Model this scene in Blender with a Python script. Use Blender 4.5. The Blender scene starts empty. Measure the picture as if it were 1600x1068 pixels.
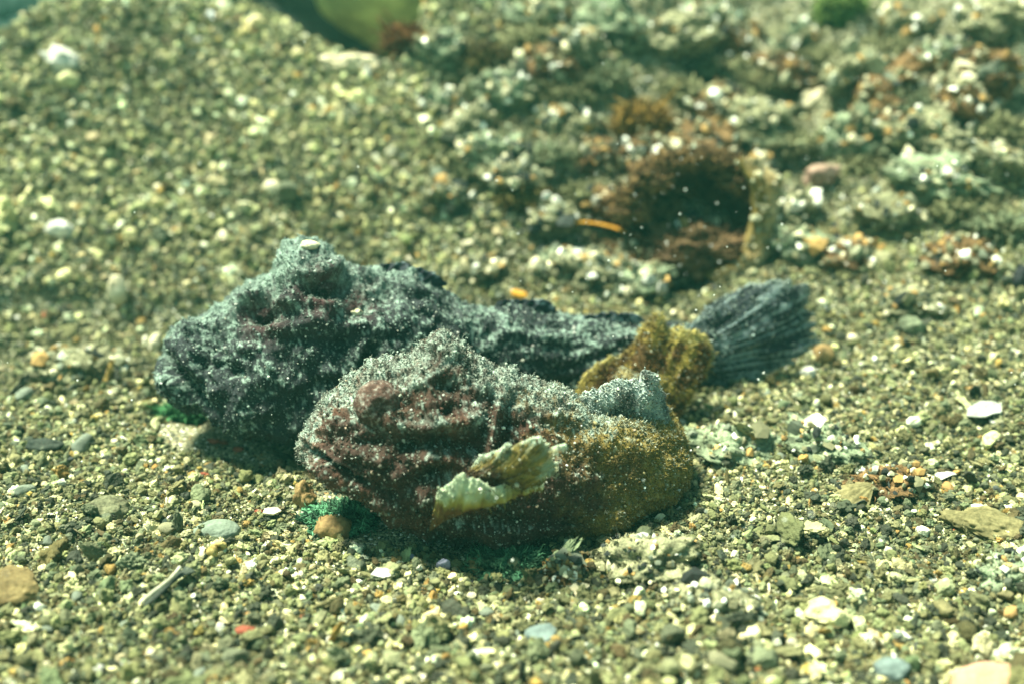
import bpy, math, random
import numpy as np
from mathutils import Vector, Matrix

# ------------------------------------------------------------------ camera, world, sun, exposure
sc = bpy.context.scene
COL = sc.collection
CAM = np.array([0.0, -2.2, 1.05])
PITCH = math.radians(23.0)
W, H, F = 1600.0, 1068.0, 1715.0            # photograph size and focal length in its pixels
FWD = np.array([0.0, math.cos(PITCH), -math.sin(PITCH)])
UPV = np.array([0.0, math.sin(PITCH), math.cos(PITCH)])

cd = bpy.data.cameras.new('camera')
cam = bpy.data.objects.new('camera', cd)
COL.objects.link(cam)
cam.location = CAM
cam.rotation_euler = (math.pi / 2 - PITCH, 0, 0)
cd.sensor_width = 36.0
cd.lens = 36.0 * F / W
cd.clip_start = 0.01
cd.clip_end = 400
cd.dof.use_dof = True
cd.dof.focus_distance = 1.93
cd.dof.aperture_fstop = 1.02
cd.dof.aperture_blades = 0
sc.camera = cam

SUN_EL, SUN_AZ = math.radians(66), math.radians(-72)   # azimuth from +Y towards +X
sdir = Vector((math.sin(SUN_AZ) * math.cos(SUN_EL), math.cos(SUN_AZ) * math.cos(SUN_EL), math.sin(SUN_EL)))
world = bpy.data.worlds.new('World')
sc.world = world
world.use_nodes = True
wn = world.node_tree.nodes
wl = world.node_tree.links
bg = wn['Background']
sky = wn.new('ShaderNodeTexSky')
sky.sky_type = 'NISHITA'
sky.sun_disc = False
sky.sun_elevation = SUN_EL
sky.sun_rotation = SUN_AZ
tint = wn.new('ShaderNodeMix')
tint.data_type = 'RGBA'
tint.blend_type = 'MULTIPLY'
tint.inputs['Factor'].default_value = 1.0
tint.inputs['B'].default_value = (0.72, 1.0, 0.64, 1)     # daylight filtered by green water
wl.new(sky.outputs[0], tint.inputs['A'])
wl.new(tint.outputs['Result'], bg.inputs['Color'])
bg.inputs['Strength'].default_value = 0.078
sl = bpy.data.lights.new('sun', 'SUN')
sl.energy = 5.0
sl.angle = math.radians(14.0)
sl.color = (0.97, 1.0, 0.80)
sun = bpy.data.objects.new('sun', sl)
COL.objects.link(sun)
sun.rotation_euler = sdir.to_track_quat('Z', 'Y').to_euler()
sun.location = (0, 0, 3)
sc.view_settings.view_transform = 'Standard'
sc.view_settings.look = 'None'
sc.view_settings.gamma = 1
sc.view_settings.use_curve_mapping = False
sc.view_settings.exposure = 1.74
sc.render.engine = 'CYCLES'
sc.cycles.use_denoising = True
sc.cycles.max_bounces = 6
sc.cycles.volume_bounces = 0

RNG = np.random.default_rng(7)
random.seed(7)

# ------------------------------------------------------------------ picture geometry helpers
def ray(px, py):
    px = np.asarray(px, float); py = np.asarray(py, float)
    return (FWD * F + np.stack([px - W / 2, 0 * px, 0 * px], -1) + UPV * (H / 2 - py)[..., None])

def at_y(px, py, y):
    d = ray(px, py)
    return CAM + d * ((np.asarray(y, float) - CAM[1]) / d[..., 1])[..., None]

def proj(p):
    q = p - CAM
    z = q @ FWD
    return W / 2 + F * q[..., 0] / z, H / 2 - F * (q @ UPV) / z, z

# ------------------------------------------------------------------ noise
def _mix(h):
    h = (h ^ (h >> np.uint32(15))) * np.uint32(0x2c1b3c6d)
    h = (h ^ (h >> np.uint32(12))) * np.uint32(0x297a2d39)
    return h ^ (h >> np.uint32(15))

def _keys(i, seed):
    i = i.astype(np.int32).view(np.uint32)
    return (i[0] * np.uint32(0x9E3779B1) + np.uint32((seed * 974711 + 12345) & 0xFFFFFFFF), i[1] * np.uint32(0x85EBCA77), i[2] * np.uint32(0xC2B2AE3D))

def noise(p, seed=0):
    p = np.ascontiguousarray(np.moveaxis(np.asarray(p, np.float32), -1, 0))
    shape = p.shape[1:]
    p = p.reshape(3, -1)
    f = np.floor(p)
    t = p - f
    t = t * t * t * (t * (t * 6 - 15) + 10)
    kx, ky, kz = _keys(f, seed)
    dx, dy, dz = np.uint32(0x9E3779B1), np.uint32(0x85EBCA77), np.uint32(0xC2B2AE3D)
    def h(a, b, c):
        return (_mix((kx + dx if a else kx) ^ (ky + dy if b else ky) ^ (kz + dz if c else kz)) >> np.uint32(8)).astype(np.float32)
    def lx(b, c):
        v0 = h(0, b, c)
        return v0 + (h(1, b, c) - v0) * t[0]
    a0, a1 = lx(0, 0), lx(0, 1)
    a0 = a0 + (lx(1, 0) - a0) * t[1]
    a1 = a1 + (lx(1, 1) - a1) * t[1]
    r = a0 + (a1 - a0) * t[2]
    return (r * np.float32(2.0 / 0xFFFFFF) - 1).astype(float).reshape(shape)

def fbm(p, octaves=4, seed=0, gain=0.5):
    s, a = 0, 1.0
    for o in range(octaves):
        s = s + a * noise(p * 2.03 ** o + 17.3 * o, seed + o)
        a *= gain
    return s

def worley(p, seed=0):
    p = np.ascontiguousarray(np.moveaxis(np.asarray(p, np.float32), -1, 0))
    shape = p.shape[1:]
    p = p.reshape(3, -1)
    f = np.floor(p)
    t = p - f
    kx, ky, kz = _keys(f, seed)
    best = np.full(p.shape[1], 9.0, np.float32)
    k = np.float32(1 / 1023.0)
    for a in (-1, 0, 1):
        ax = kx + np.uint32((a * 0x9E3779B1) & 0xFFFFFFFF)
        for b in (-1, 0, 1):
            axy = ax ^ (ky + np.uint32((b * 0x85EBCA77) & 0xFFFFFFFF))
            for c in (-1, 0, 1):
                h = _mix(axy ^ (kz + np.uint32((c * 0xC2B2AE3D) & 0xFFFFFFFF)))
                d = (a + (h & np.uint32(1023)).astype(np.float32) * k - t[0]) ** 2
                d += (b + ((h >> np.uint32(10)) & np.uint32(1023)).astype(np.float32) * k - t[1]) ** 2
                d += (c + ((h >> np.uint32(20)) & np.uint32(1023)).astype(np.float32) * k - t[2]) ** 2
                np.minimum(best, d, out=best)
    return np.sqrt(best).astype(float).reshape(shape)

def sstep(a, b, x):
    t = np.clip((x - a) / (b - a), 0, 1)
    return t * t * (3 - 2 * t)

def softplus(x, k):
    return np.where(x / k > 30, x, k * np.log1p(np.exp(np.clip(x / k, -40, 30))))

# ------------------------------------------------------------------ terrain
def bank(x, y):
    """seabed without the back of the left mound"""
    right = sstep(-0.25, 0.75, x)
    start = 0.36 - 0.22 * right - 0.25 * sstep(0.8, 1.6, x)
    slope = 0.82 - 0.30 * right
    z = slope * softplus(y - start, 0.05 + 0.10 * right)
    z = z + 0.06 * (1 - right) * sstep(0.0, 0.022, y - start + 0.02 + 0.03 * np.sin(x * 7))
    z = z + 0.05 * sstep(0.5, 1.4, x) * sstep(-0.9, 0.3, y)
    return z

def march(px, py, fn, far=14.0):
    px = np.atleast_1d(np.asarray(px, float)); py = np.atleast_1d(np.asarray(py, float))
    d = ray(px, py)
    d = d / d[..., 1:2]
    t0 = np.full(px.shape, 0.6)
    t1 = np.full(px.shape, far)
    ts = np.linspace(0.6, far, 420)
    hit = np.zeros(px.shape, bool)
    for k in range(1, len(ts)):
        p = CAM + d * ts[k]
        below = p[:, 2] < fn(p[:, 0], p[:, 1])
        new = below & ~hit
        t0[new], t1[new] = ts[k - 1], ts[k]
        hit |= below
    for _ in range(22):
        m = (t0 + t1) / 2
        p = CAM + d * m[:, None]
        b = p[:, 2] < fn(p[:, 0], p[:, 1])
        t1 = np.where(b, m, t1); t0 = np.where(b, t0, m)
    return CAM + d * t1[:, None]

_cr = np.array([(-400, 120), (-150, 90), (0, 34), (60, 4), (130, -20), (250, -25), (350, -14), (400, 12), (470, 52), (540, 84), (600, 92), (645, 50), (690, -60), (760, -330)], float)
_cp = march(_cr[:, 0], _cr[:, 1], bank)
CREST_X, CREST_Y = _cp[:, 0], _cp[:, 1]

def hollow(x, y, cx, cy, r, d):
    return -d * np.exp(-(((x - cx) ** 2 + (y - cy) ** 2) / (r * r)))

PIT = march([1070], [372], bank)[0]
GAP = march([725], [118], bank)[0]
HUSK = march([1085], [365], bank)[0]

def terrain(x, y):
    x = np.asarray(x, float); y = np.asarray(y, float)
    z = bank(x, y)
    cy = np.interp(x, CREST_X, CREST_Y)
    slope = 0.82 - 0.30 * sstep(-0.25, 0.75, x)
    z = z - 1.55 * slope * softplus(y - cy - 0.02, 0.035)
    top = 0.9 + 0.5 * sstep(0, 1, x)
    z = np.where(z > top, top + 0.12 * np.tanh((z - top) / 0.12), z)
    z = np.maximum(z, -0.4)
    p = np.stack([x, y, 0 * x], -1)
    z = z + 0.020 * fbm(p * 3.1, 3, 11)
    rough = sstep(-0.3, 0.3, x) * sstep(0.35, 0.8, y)
    z = z + (0.070 * fbm(p * 5.0, 3, 23)) * rough
    z = z + 0.0075 * fbm(p * 24.0, 2, 31) * (1 + 0.7 * rough)
    z = z + hollow(x, y, HUSK[0], HUSK[1] + 0.02, 0.14, 0.17)
    z = z + hollow(x, y, PIT[0] - 0.22, PIT[1] + 0.02, 0.10, 0.05)
    z = z + hollow(x, y, GAP[0], GAP[1], 0.075, 0.10)
    z = z + hollow(x, y, -0.02, -0.50, 0.20, 0.022)
    z = z + hollow(x, y, -0.45, -0.25, 0.18, 0.015)
    far = sstep(3.5, 7.0, np.hypot(x, y))
    z = z * (1 - far) + far * (0.15 * fbm(p * 0.35, 2, 5))
    return z

HM_X, HM_Y, HM_D = -2.6, -1.5, 0.008
_hx = np.arange(HM_X, 2.8, HM_D); _hy = np.arange(HM_Y, 3.4, HM_D)
HM = terrain(*np.meshgrid(_hx, _hy))

def ground_z(x, y):
    """height of the seabed, read from a fine grid of terrain()"""
    u = np.clip((np.asarray(x, float) - HM_X) / HM_D, 0, HM.shape[1] - 1.001)
    v = np.clip((np.asarray(y, float) - HM_Y) / HM_D, 0, HM.shape[0] - 1.001)
    i, j = u.astype(int), v.astype(int)
    a, b = u - i, v - j
    return (HM[j, i] * (1 - a) + HM[j, i + 1] * a) * (1 - b) + (HM[j + 1, i] * (1 - a) + HM[j + 1, i + 1] * a) * b

def ground(px, py):
    r = march(px, py, ground_z, 5.5)
    return r[0] if np.ndim(px) == 0 else r

def scale_at(p):
    """scene units per photograph pixel at p"""
    return float((np.asarray(p) - CAM) @ FWD) / F

# ------------------------------------------------------------------ mesh and material helpers
def mesh_np(name, v, quads=None, tris=None, smooth=True):
    me = bpy.data.meshes.new(name)
    nq = 0 if quads is None else len(quads)
    nt = 0 if tris is None else len(tris)
    me.vertices.add(len(v))
    me.vertices.foreach_set('co', np.ascontiguousarray(v, np.float32).ravel())
    loops = np.concatenate([np.asarray(a, np.int32).ravel() for a in (quads, tris) if a is not None and len(a)])
    me.loops.add(len(loops))
    me.loops.foreach_set('vertex_index', loops)
    me.polygons.add(nq + nt)
    st = np.concatenate([np.arange(nq) * 4, nq * 4 + np.arange(nt) * 3]).astype(np.int32)
    me.polygons.foreach_set('loop_start', st)
    try:
        me.polygons.foreach_set('loop_total', np.concatenate([np.full(nq, 4), np.full(nt, 3)]).astype(np.int32))
    except Exception:
        pass
    me.polygons.foreach_set('use_smooth', np.full(nq + nt, smooth))
    me.update(calc_edges=True)
    me.validate()
    return me

def set_col(me, col, name='skin'):
    a = me.attributes.new(name, 'FLOAT_COLOR', 'POINT')
    c = np.ones((len(me.vertices), 4), np.float32)
    c[:, :3] = col
    a.data.foreach_set('color', c.ravel())

def obj(name, me, material=None, parent=None, loc=None):
    o = bpy.data.objects.new(name, me)
    COL.objects.link(o)
    if material is not None and not me.materials:
        me.materials.append(material)
    if parent is not None:
        o.parent = parent
    if loc is not None:
        o.location = loc
    return o

def tag(o, label=None, cat=None, group=None, kind=None):
    for k, v in (('label', label), ('category', cat), ('group', group), ('kind', kind)):
        if v:
            o[k] = v
    return o

def empty(name, loc, label, cat, group=None):
    o = bpy.data.objects.new(name, None)
    COL.objects.link(o)
    o.location = loc
    o.empty_display_size = 0.05
    return tag(o, label, cat, group)

def N(nt, t, **kw):
    n = nt.nodes.new(t)
    for k, v in kw.items():
        setattr(n, k, v)
    return n

def make_mat(name, c1, c2, c3=None, scale=30.0, fine=160.0, bump=0.3, rough=0.85, attr=None, attr_type='GEOMETRY', mottle=0.35, spec=0.25, trans=0.0, dist=0.004):
    m = bpy.data.materials.new(name)
    m.use_nodes = True
    nt = m.node_tree
    b = nt.nodes['Principled BSDF']
    b.inputs['Roughness'].default_value = rough
    b.inputs['Specular IOR Level'].default_value = spec
    tc = N(nt, 'ShaderNodeTexCoord')
    n1 = N(nt, 'ShaderNodeTexNoise'); n1.inputs['Scale'].default_value = scale; n1.inputs['Detail'].default_value = 6; n1.inputs['Roughness'].default_value = 0.65
    n2 = N(nt, 'ShaderNodeTexNoise'); n2.inputs['Scale'].default_value = fine; n2.inputs['Detail'].default_value = 3
    nt.links.new(tc.outputs['Object'], n1.inputs['Vector'])
    nt.links.new(tc.outputs['Object'], n2.inputs['Vector'])
    if attr:
        a = N(nt, 'ShaderNodeAttribute', attribute_name=attr, attribute_type=attr_type)
        mx = N(nt, 'ShaderNodeMix', data_type='RGBA', blend_type='MULTIPLY')
        mx.inputs['Factor'].default_value = 1.0
        rp = N(nt, 'ShaderNodeMapRange')
        rp.inputs['From Min'].default_value = 0.3; rp.inputs['From Max'].default_value = 0.7
        rp.inputs['To Min'].default_value = 1 - mottle; rp.inputs['To Max'].default_value = 1 + mottle
        nt.links.new(n1.outputs['Fac'], rp.inputs['Value'])
        nt.links.new(a.outputs['Color'], mx.inputs['A'])
        nt.links.new(rp.outputs['Result'], mx.inputs['B'])
        colour = mx.outputs['Result']
        if name == 'fish_skin':
            r2 = N(nt, 'ShaderNodeMapRange')
            r2.inputs['From Min'].default_value = 0.34; r2.inputs['From Max'].default_value = 0.66
            r2.inputs['To Min'].default_value = 0.45; r2.inputs['To Max'].default_value = 1.65
            nt.links.new(n2.outputs['Fac'], r2.inputs['Value'])
            m2 = N(nt, 'ShaderNodeMix', data_type='RGBA', blend_type='MULTIPLY')
            m2.inputs['Factor'].default_value = 1.0
            nt.links.new(colour, m2.inputs['A']); nt.links.new(r2.outputs['Result'], m2.inputs['B'])
            colour = m2.outputs['Result']
    else:
        r = N(nt, 'ShaderNodeValToRGB')
        r.color_ramp.elements[0].position = 0.36; r.color_ramp.elements[0].color = (*c1, 1)
        r.color_ramp.elements[1].position = 0.66; r.color_ramp.elements[1].color = (*c2, 1)
        if c3 is not None:
            e = r.color_ramp.elements.new(0.74); e.color = (*c3, 1)
        mixn = N(nt, 'ShaderNodeMath', operation='ADD')
        sc2 = N(nt, 'ShaderNodeMath', operation='MULTIPLY_ADD'); sc2.inputs[1].default_value = 0.5; sc2.inputs[2].default_value = -0.25
        nt.links.new(n2.outputs['Fac'], sc2.inputs[0])
        nt.links.new(n1.outputs['Fac'], mixn.inputs[0]); nt.links.new(sc2.outputs[0], mixn.inputs[1])
        nt.links.new(mixn.outputs[0], r.inputs['Fac'])
        colour = r.outputs['Color']
    nt.links.new(colour, b.inputs['Base Color'])
    if bump:
        bp = N(nt, 'ShaderNodeBump'); bp.inputs['Strength'].default_value = bump; bp.inputs['Distance'].default_value = dist
        nt.links.new(n2.outputs['Fac'], bp.inputs['Height'])
        nt.links.new(bp.outputs['Normal'], b.inputs['Normal'])
    if trans:
        b.inputs['Subsurface Weight'].default_value = trans
        b.inputs['Subsurface Radius'].default_value = (0.02, 0.016, 0.008)
    return m

M = {}
M['seabed'] = make_mat('seabed_silt', (0.035, 0.034, 0.022), (0.16, 0.15, 0.09), (0.30, 0.27, 0.17), 60, 300, 0.6)
def sand_material(m):
    nt = m.node_tree
    b = nt.nodes['Principled BSDF']
    tc = N(nt, 'ShaderNodeTexCoord')
    vo = N(nt, 'ShaderNodeTexVoronoi'); vo.inputs['Scale'].default_value = 210
    r = N(nt, 'ShaderNodeValToRGB'); r.color_ramp.interpolation = 'CONSTANT'
    steps = [(0.0, (0.035, 0.038, 0.028)), (0.16, (0.13, 0.13, 0.075)), (0.45, (0.20, 0.195, 0.105)), (0.72, (0.27, 0.265, 0.155)), (0.86, (0.46, 0.42, 0.27)), (0.94, (0.66, 0.64, 0.52)), (0.975, (0.28, 0.17, 0.06))]
    e = r.color_ramp.elements
    e[0].position, e[0].color = steps[0][0], (*steps[0][1], 1)
    e[1].position, e[1].color = steps[1][0], (*steps[1][1], 1)
    for p_, c_ in steps[2:]:
        k = e.new(p_); k.color = (*c_, 1)
    sp = N(nt, 'ShaderNodeSeparateColor')
    nt.links.new(tc.outputs['Object'], vo.inputs['Vector'])
    nt.links.new(vo.outputs['Color'], sp.inputs[0])
    nt.links.new(sp.outputs[0], r.inputs['Fac'])
    nt.links.new(r.outputs['Color'], b.inputs['Base Color'])
    bp = N(nt, 'ShaderNodeBump'); bp.inputs['Strength'].default_value = 0.9; bp.inputs['Distance'].default_value = 0.004; bp.invert = True
    nt.links.new(vo.outputs['Distance'], bp.inputs['Height'])
    nt.links.new(bp.outputs['Normal'], b.inputs['Normal'])
sand_material(M['seabed'])
M['gravel'] = make_mat('gravel_grain', None, None, attr='tone', attr_type='INSTANCER', scale=0.9, fine=5, bump=0.35, mottle=0.4, dist=0.12)
M['skin'] = make_mat('fish_skin', None, None, attr='skin', scale=45, fine=420, bump=0.5, mottle=0.35, spec=0.2, dist=0.003)
M['fin'] = make_mat('fin_membrane', None, None, attr='skin', scale=40, fine=300, bump=0.15, mottle=0.25, spec=0.25, trans=0.5, dist=0.002)
M['hair'] = make_mat('tuft_filament', None, None, attr='skin', scale=60, fine=200, bump=0, mottle=0.2, spec=0.15)
M['eye_red'] = make_mat('eye_red_brown', (0.045, 0.018, 0.012), (0.125, 0.065, 0.045), (0.19, 0.15, 0.12), 40, 260, 0.6, rough=0.6)
M['eye_dark'] = make_mat('eye_dark', (0.012, 0.008, 0.008), (0.06, 0.022, 0.018), None, 30, 160, 0.3, rough=0.4)
M['stone'] = make_mat('stone', None, None, attr='tone', attr_type='OBJECT', scale=28, fine=190, bump=0.55, mottle=0.42)
for k, v in {
    'lump_olive': ((0.045, 0.045, 0.022), (0.20, 0.20, 0.11), (0.36, 0.34, 0.22)),
    'lump_brown': ((0.022, 0.014, 0.007), (0.11, 0.07, 0.03), (0.26, 0.20, 0.11)),
    'lump_green': ((0.05, 0.06, 0.035), (0.19, 0.22, 0.13), (0.34, 0.38, 0.24)),
    'boulder': ((0.13, 0.15, 0.06), (0.38, 0.43, 0.16), (0.48, 0.50, 0.26)),
    'shardgrey': ((0.22, 0.23, 0.19), (0.40, 0.42, 0.37), (0.48, 0.50, 0.45)),
    'tealwater': ((0.02, 0.05, 0.042), (0.05, 0.10, 0.08), (0.09, 0.14, 0.11)),
    'coco': ((0.022, 0.013, 0.006), (0.085, 0.048, 0.018), (0.20, 0.13, 0.05)),
    'rim': ((0.28, 0.20, 0.08), (0.46, 0.36, 0.18), (0.52, 0.45, 0.28)),
    'tanrock': ((0.16, 0.10, 0.04), (0.30, 0.20, 0.08), (0.38, 0.28, 0.14)),
    'brownrock': ((0.08, 0.055, 0.02), (0.19, 0.14, 0.055), (0.26, 0.2, 0.1)),
    'greenstone': ((0.12, 0.15, 0.11), (0.21, 0.25, 0.19), (0.26, 0.30, 0.23)),
    'bluestone': ((0.10, 0.13, 0.12), (0.17, 0.22, 0.20), (0.24, 0.28, 0.25)),
    'yellowstone': ((0.085, 0.075, 0.03), (0.22, 0.19, 0.085), (0.30, 0.27, 0.15)),
    'pinkstone': ((0.19, 0.12, 0.085), (0.33, 0.22, 0.16), (0.40, 0.30, 0.22)),
    'salmon': ((0.34, 0.18, 0.11), (0.48, 0.27, 0.18), (0.52, 0.36, 0.26)),
    'white': ((0.34, 0.33, 0.27), (0.60, 0.59, 0.52), (0.70, 0.70, 0.64)),
    'cream': ((0.42, 0.36, 0.22), (0.66, 0.60, 0.42), (0.76, 0.72, 0.56)),
    'shellyellow': ((0.22, 0.15, 0.04), (0.52, 0.42, 0.16), (0.64, 0.56, 0.30)),
    'orange': ((0.45, 0.20, 0.02), (0.62, 0.32, 0.04), (0.65, 0.38, 0.08)),
    'redchip': ((0.16, 0.04, 0.02), (0.32, 0.09, 0.05), (0.4, 0.22, 0.14)),
    'lavender': ((0.36, 0.32, 0.42), (0.52, 0.47, 0.58), (0.7, 0.66, 0.72)),
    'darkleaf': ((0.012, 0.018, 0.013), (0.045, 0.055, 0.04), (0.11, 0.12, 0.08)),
    'stick': ((0.26, 0.25, 0.17), (0.44, 0.43, 0.32), (0.56, 0.54, 0.42)),
    'black': ((0.008, 0.009, 0.01), (0.03, 0.034, 0.036), (0.06, 0.07, 0.07)),
    'snow': ((0.6, 0.62, 0.55), (0.8, 0.8, 0.75), (0.82, 0.82, 0.8)),
}.items():
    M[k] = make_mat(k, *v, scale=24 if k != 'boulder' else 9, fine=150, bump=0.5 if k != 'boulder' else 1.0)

# ------------------------------------------------------------------ seabed sheet
def axis(lo, hi, step, far, growth=1.18):
    a = list(np.arange(lo, hi + step / 2, step))
    s = step
    while a[-1] < far:
        s *= growth; a.append(a[-1] + s)
    s = step
    while a[0] > -far:
        s *= growth; a.insert(0, a[0] - s)
    return np.array(a)

gx = axis(-2.3, 2.5, 0.016, 30)
gy = axis(-1.3, 2.6, 0.016, 30)
GX, GY = np.meshgrid(gx, gy)
GZ = terrain(GX, GY)
nx, ny = len(gx), len(gy)
idx = np.arange(nx * ny).reshape(ny, nx)
quads = np.stack([idx[:-1, :-1], idx[:-1, 1:], idx[1:, 1:], idx[1:, :-1]], -1).reshape(-1, 4)
seabed = obj('seabed', mesh_np('seabed', np.stack([GX, GY, GZ], -1).reshape(-1, 3), quads), M['seabed'])
tag(seabed, 'silty brown green seabed under the gravel', 'seabed', kind='structure')

# ------------------------------------------------------------------ fish
def pchip(xs, ys, x):
    """smooth interpolation of rows ys over xs"""
    xs = np.asarray(xs, float); ys = np.asarray(ys, float)
    m = np.gradient(ys, xs, axis=0)
    i = np.clip(np.searchsorted(xs, x) - 1, 0, len(xs) - 2)
    h = (xs[i + 1] - xs[i])[:, None]
    t = ((x - xs[i])[:, None]) / h
    return ((2 * t ** 3 - 3 * t ** 2 + 1) * ys[i] + (t ** 3 - 2 * t ** 2 + t) * h * m[i] + (-2 * t ** 3 + 3 * t ** 2) * ys[i + 1] + (t ** 3 - t ** 2) * h * m[i + 1])

def grid_normals(P):
    du = np.gradient(P, axis=0)
    dv = (np.roll(P, -1, 1) - np.roll(P, 1, 1))
    n = np.cross(dv, du)
    return n / (np.linalg.norm(n, axis=-1, keepdims=True) + 1e-12)

def loft_body(st, NU, NV, roll=0.0):
    """st rows: x, y, z_top, z_bottom, half_width.  Rings square to the spine in plan."""
    st = np.array(st, float)
    s = np.concatenate([[0], np.cumsum(np.hypot(np.diff(st[:, 0]), np.diff(st[:, 1])) + 0.15 * np.abs(np.diff(st[:, 2])))])
    s /= s[-1]
    u = np.linspace(0, 1, NU)
    S = pchip(s, st, u)
    tx, ty = np.gradient(S[:, 0]), np.gradient(S[:, 1])
    L = np.hypot(tx, ty) + 1e-9
    sx, sy = -ty / L, tx / L
    a = np.linspace(0, 2 * np.pi, NV, endpoint=False)
    ca, sa = np.cos(a), np.sin(a)
    e = 0.86
    cy = np.sign(ca) * np.abs(ca) ** e            # side
    cz = np.sign(sa) * np.abs(sa) ** 0.95
    low = np.where(sa < 0, 1.0, (1 - np.abs(sa)) * 0.62 + 0.38 * (1 - np.abs(sa) ** 2))  # narrower towards the back ridge
    side = np.sign(ca) * np.where(sa < 0, np.abs(ca) ** e * (1 - 0.55 * np.abs(sa) ** 1.5), np.abs(ca) ** 1.15)
    zc = S[:, 2] * 0.32 + S[:, 3] * 0.68
    up = (S[:, 2] - zc)[:, None] * np.clip(cz, 0, None)[None]
    dn = (zc - S[:, 3])[:, None] * np.clip(cz, None, 0)[None]
    P = np.zeros((NU, NV, 3))
    wd = S[:, 4][:, None] * side[None]
    P[..., 0] = S[:, 0][:, None] + sx[:, None] * wd
    P[..., 1] = S[:, 1][:, None] + sy[:, None] * wd
    P[..., 2] = zc[:, None] + up + dn
    n = grid_normals(P)
    cen = np.stack([S[:, 0], S[:, 1], zc], -1)
    if ((P - cen[:, None]) * n).sum() < 0:
        n = -n
    return P, n, u, a

def close_tube(P):
    NU, NV = P.shape[:2]
    idx = np.arange(NU * NV).reshape(NU, NV)
    r = np.roll(idx, -1, 1)
    q = np.stack([idx[:-1], r[:-1], r[1:], idx[1:]], -1).reshape(-1, 4)
    v = np.concatenate([P.reshape(-1, 3), P[0].mean(0)[None], P[-1].mean(0)[None]])
    c0, c1 = NU * NV, NU * NV + 1
    t = np.concatenate([np.stack([r[0], idx[0], np.full(NV, c0)], -1), np.stack([idx[-1], r[-1], np.full(NV, c1)], -1)])
    return v, q, t

def facing(P, n):
    d = CAM - P
    d /= np.linalg.norm(d, axis=-1, keepdims=True)
    return (d * n).sum(-1)

def apply_features(P, n, feats):
    """feats: (px, py, rx, ry, angle_deg, amplitude) raised or sunk forms on the flank seen in the photograph"""
    px, py, _ = proj(P)
    side = sstep(-0.15, 0.2, facing(P, n))
    d = np.zeros(P.shape[:2])
    for (fx, fy, rx, ry, ang, amp) in feats:
        c, s = math.cos(math.radians(ang)), math.sin(math.radians(ang))
        a = ((px - fx) * c + (py - fy) * s) / rx
        b = (-(px - fx) * s + (py - fy) * c) / ry
        d += amp * np.exp(-(a * a + b * b) ** 1.3)
    return d * side

def filaments(P, n, col, count, weight, length, radius, seed, name, droop=0.3):
    """small skin tufts rooted on a surface grid; returns one mesh"""
    rng = np.random.default_rng(seed)
    flat, fn, fc = P.reshape(-1, 3), n.reshape(-1, 3), col.reshape(-1, 3)
    w = weight.reshape(-1); w = w / w.sum()
    pick = rng.choice(len(flat), count, p=w)
    b, d = flat[pick] + rng.normal(0, 0.0015, (count, 3)), fn[pick] + rng.normal(0, 0.45, (count, 3))
    d[:, 2] += 0.2
    d /= np.linalg.norm(d, axis=1, keepdims=True)
    ln = length * np.exp(rng.normal(0, 0.45, count))
    r = radius * np.exp(rng.normal(0, 0.3, count))
    t = np.cross(d, rng.normal(size=(count, 3))); t /= np.linalg.norm(t, axis=1, keepdims=True)
    s = np.cross(d, t)
    mid = b + d * (ln * 0.55)[:, None] + t * (ln * 0.12 * rng.normal(size=count))[:, None]
    tip = b + d * ln[:, None] + t * (ln * 0.35 * rng.normal(size=count))[:, None] - np.array([0, 0, 1]) * (ln * droop * rng.random(count))[:, None]
    V, base = [], b - d * 0.002
    for c, rr in ((base, 1.0), (mid, 0.9)):
        for k in range(3):
            an = 2 * math.pi * k / 3
            V.append(c + t * (r * rr * math.cos(an))[:, None] + s * (r * rr * math.sin(an))[:, None])
    V.append(tip)
    V = np.stack(V, 1)
    tri = []
    for k in range(3):
        j = (k + 1) % 3
        tri += [(k, j, 3 + j), (k, 3 + j, 3 + k), (3 + k, 3 + j, 6)]
    T = (np.array(tri)[None] + (np.arange(count) * 7)[:, None, None]).reshape(-1, 3)
    me = mesh_np(name, V.reshape(-1, 3), tris=T)
    cc = np.repeat(fc[pick] * np.exp(rng.normal(0, 0.22, (count, 1))), 7, 0)
    set_col(me, cc)
    return me

def ico():
    g = (1 + 5 ** 0.5) / 2
    v = np.array([(-1, g, 0), (1, g, 0), (-1, -g, 0), (1, -g, 0), (0, -1, g), (0, 1, g), (0, -1, -g), (0, 1, -g), (g, 0, -1), (g, 0, 1), (-g, 0, -1), (-g, 0, 1)], float)
    v /= np.linalg.norm(v[0])
    t = np.array([(0, 11, 5), (0, 5, 1), (0, 1, 7), (0, 7, 10), (0, 10, 11), (1, 5, 9), (5, 11, 4), (11, 10, 2), (10, 7, 6), (7, 1, 8), (3, 9, 4), (3, 4, 2), (3, 2, 6), (3, 6, 8), (3, 8, 9), (4, 9, 5), (2, 4, 11), (6, 2, 10), (8, 6, 7), (9, 8, 1)])
    return v, t

def icosphere(sub):
    v, t = ico()
    for _ in range(sub):
        e = np.sort(np.concatenate([t[:, [0, 1]], t[:, [1, 2]], t[:, [2, 0]]]), 1)
        ue, inv = np.unique(e, axis=0, return_inverse=True)
        inv = inv.reshape(-1)
        mid = v[ue[:, 0]] + v[ue[:, 1]]
        mid /= np.linalg.norm(mid, axis=1, keepdims=True)
        k = len(t)
        a, b, c = inv[:k] + len(v), inv[k:2 * k] + len(v), inv[2 * k:] + len(v)
        t = np.concatenate([np.stack([t[:, 0], a, c], 1), np.stack([t[:, 1], b, a], 1), np.stack([t[:, 2], c, b], 1), np.stack([a, b, c], 1)])
        v = np.concatenate([v, mid])
    return v, t

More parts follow.
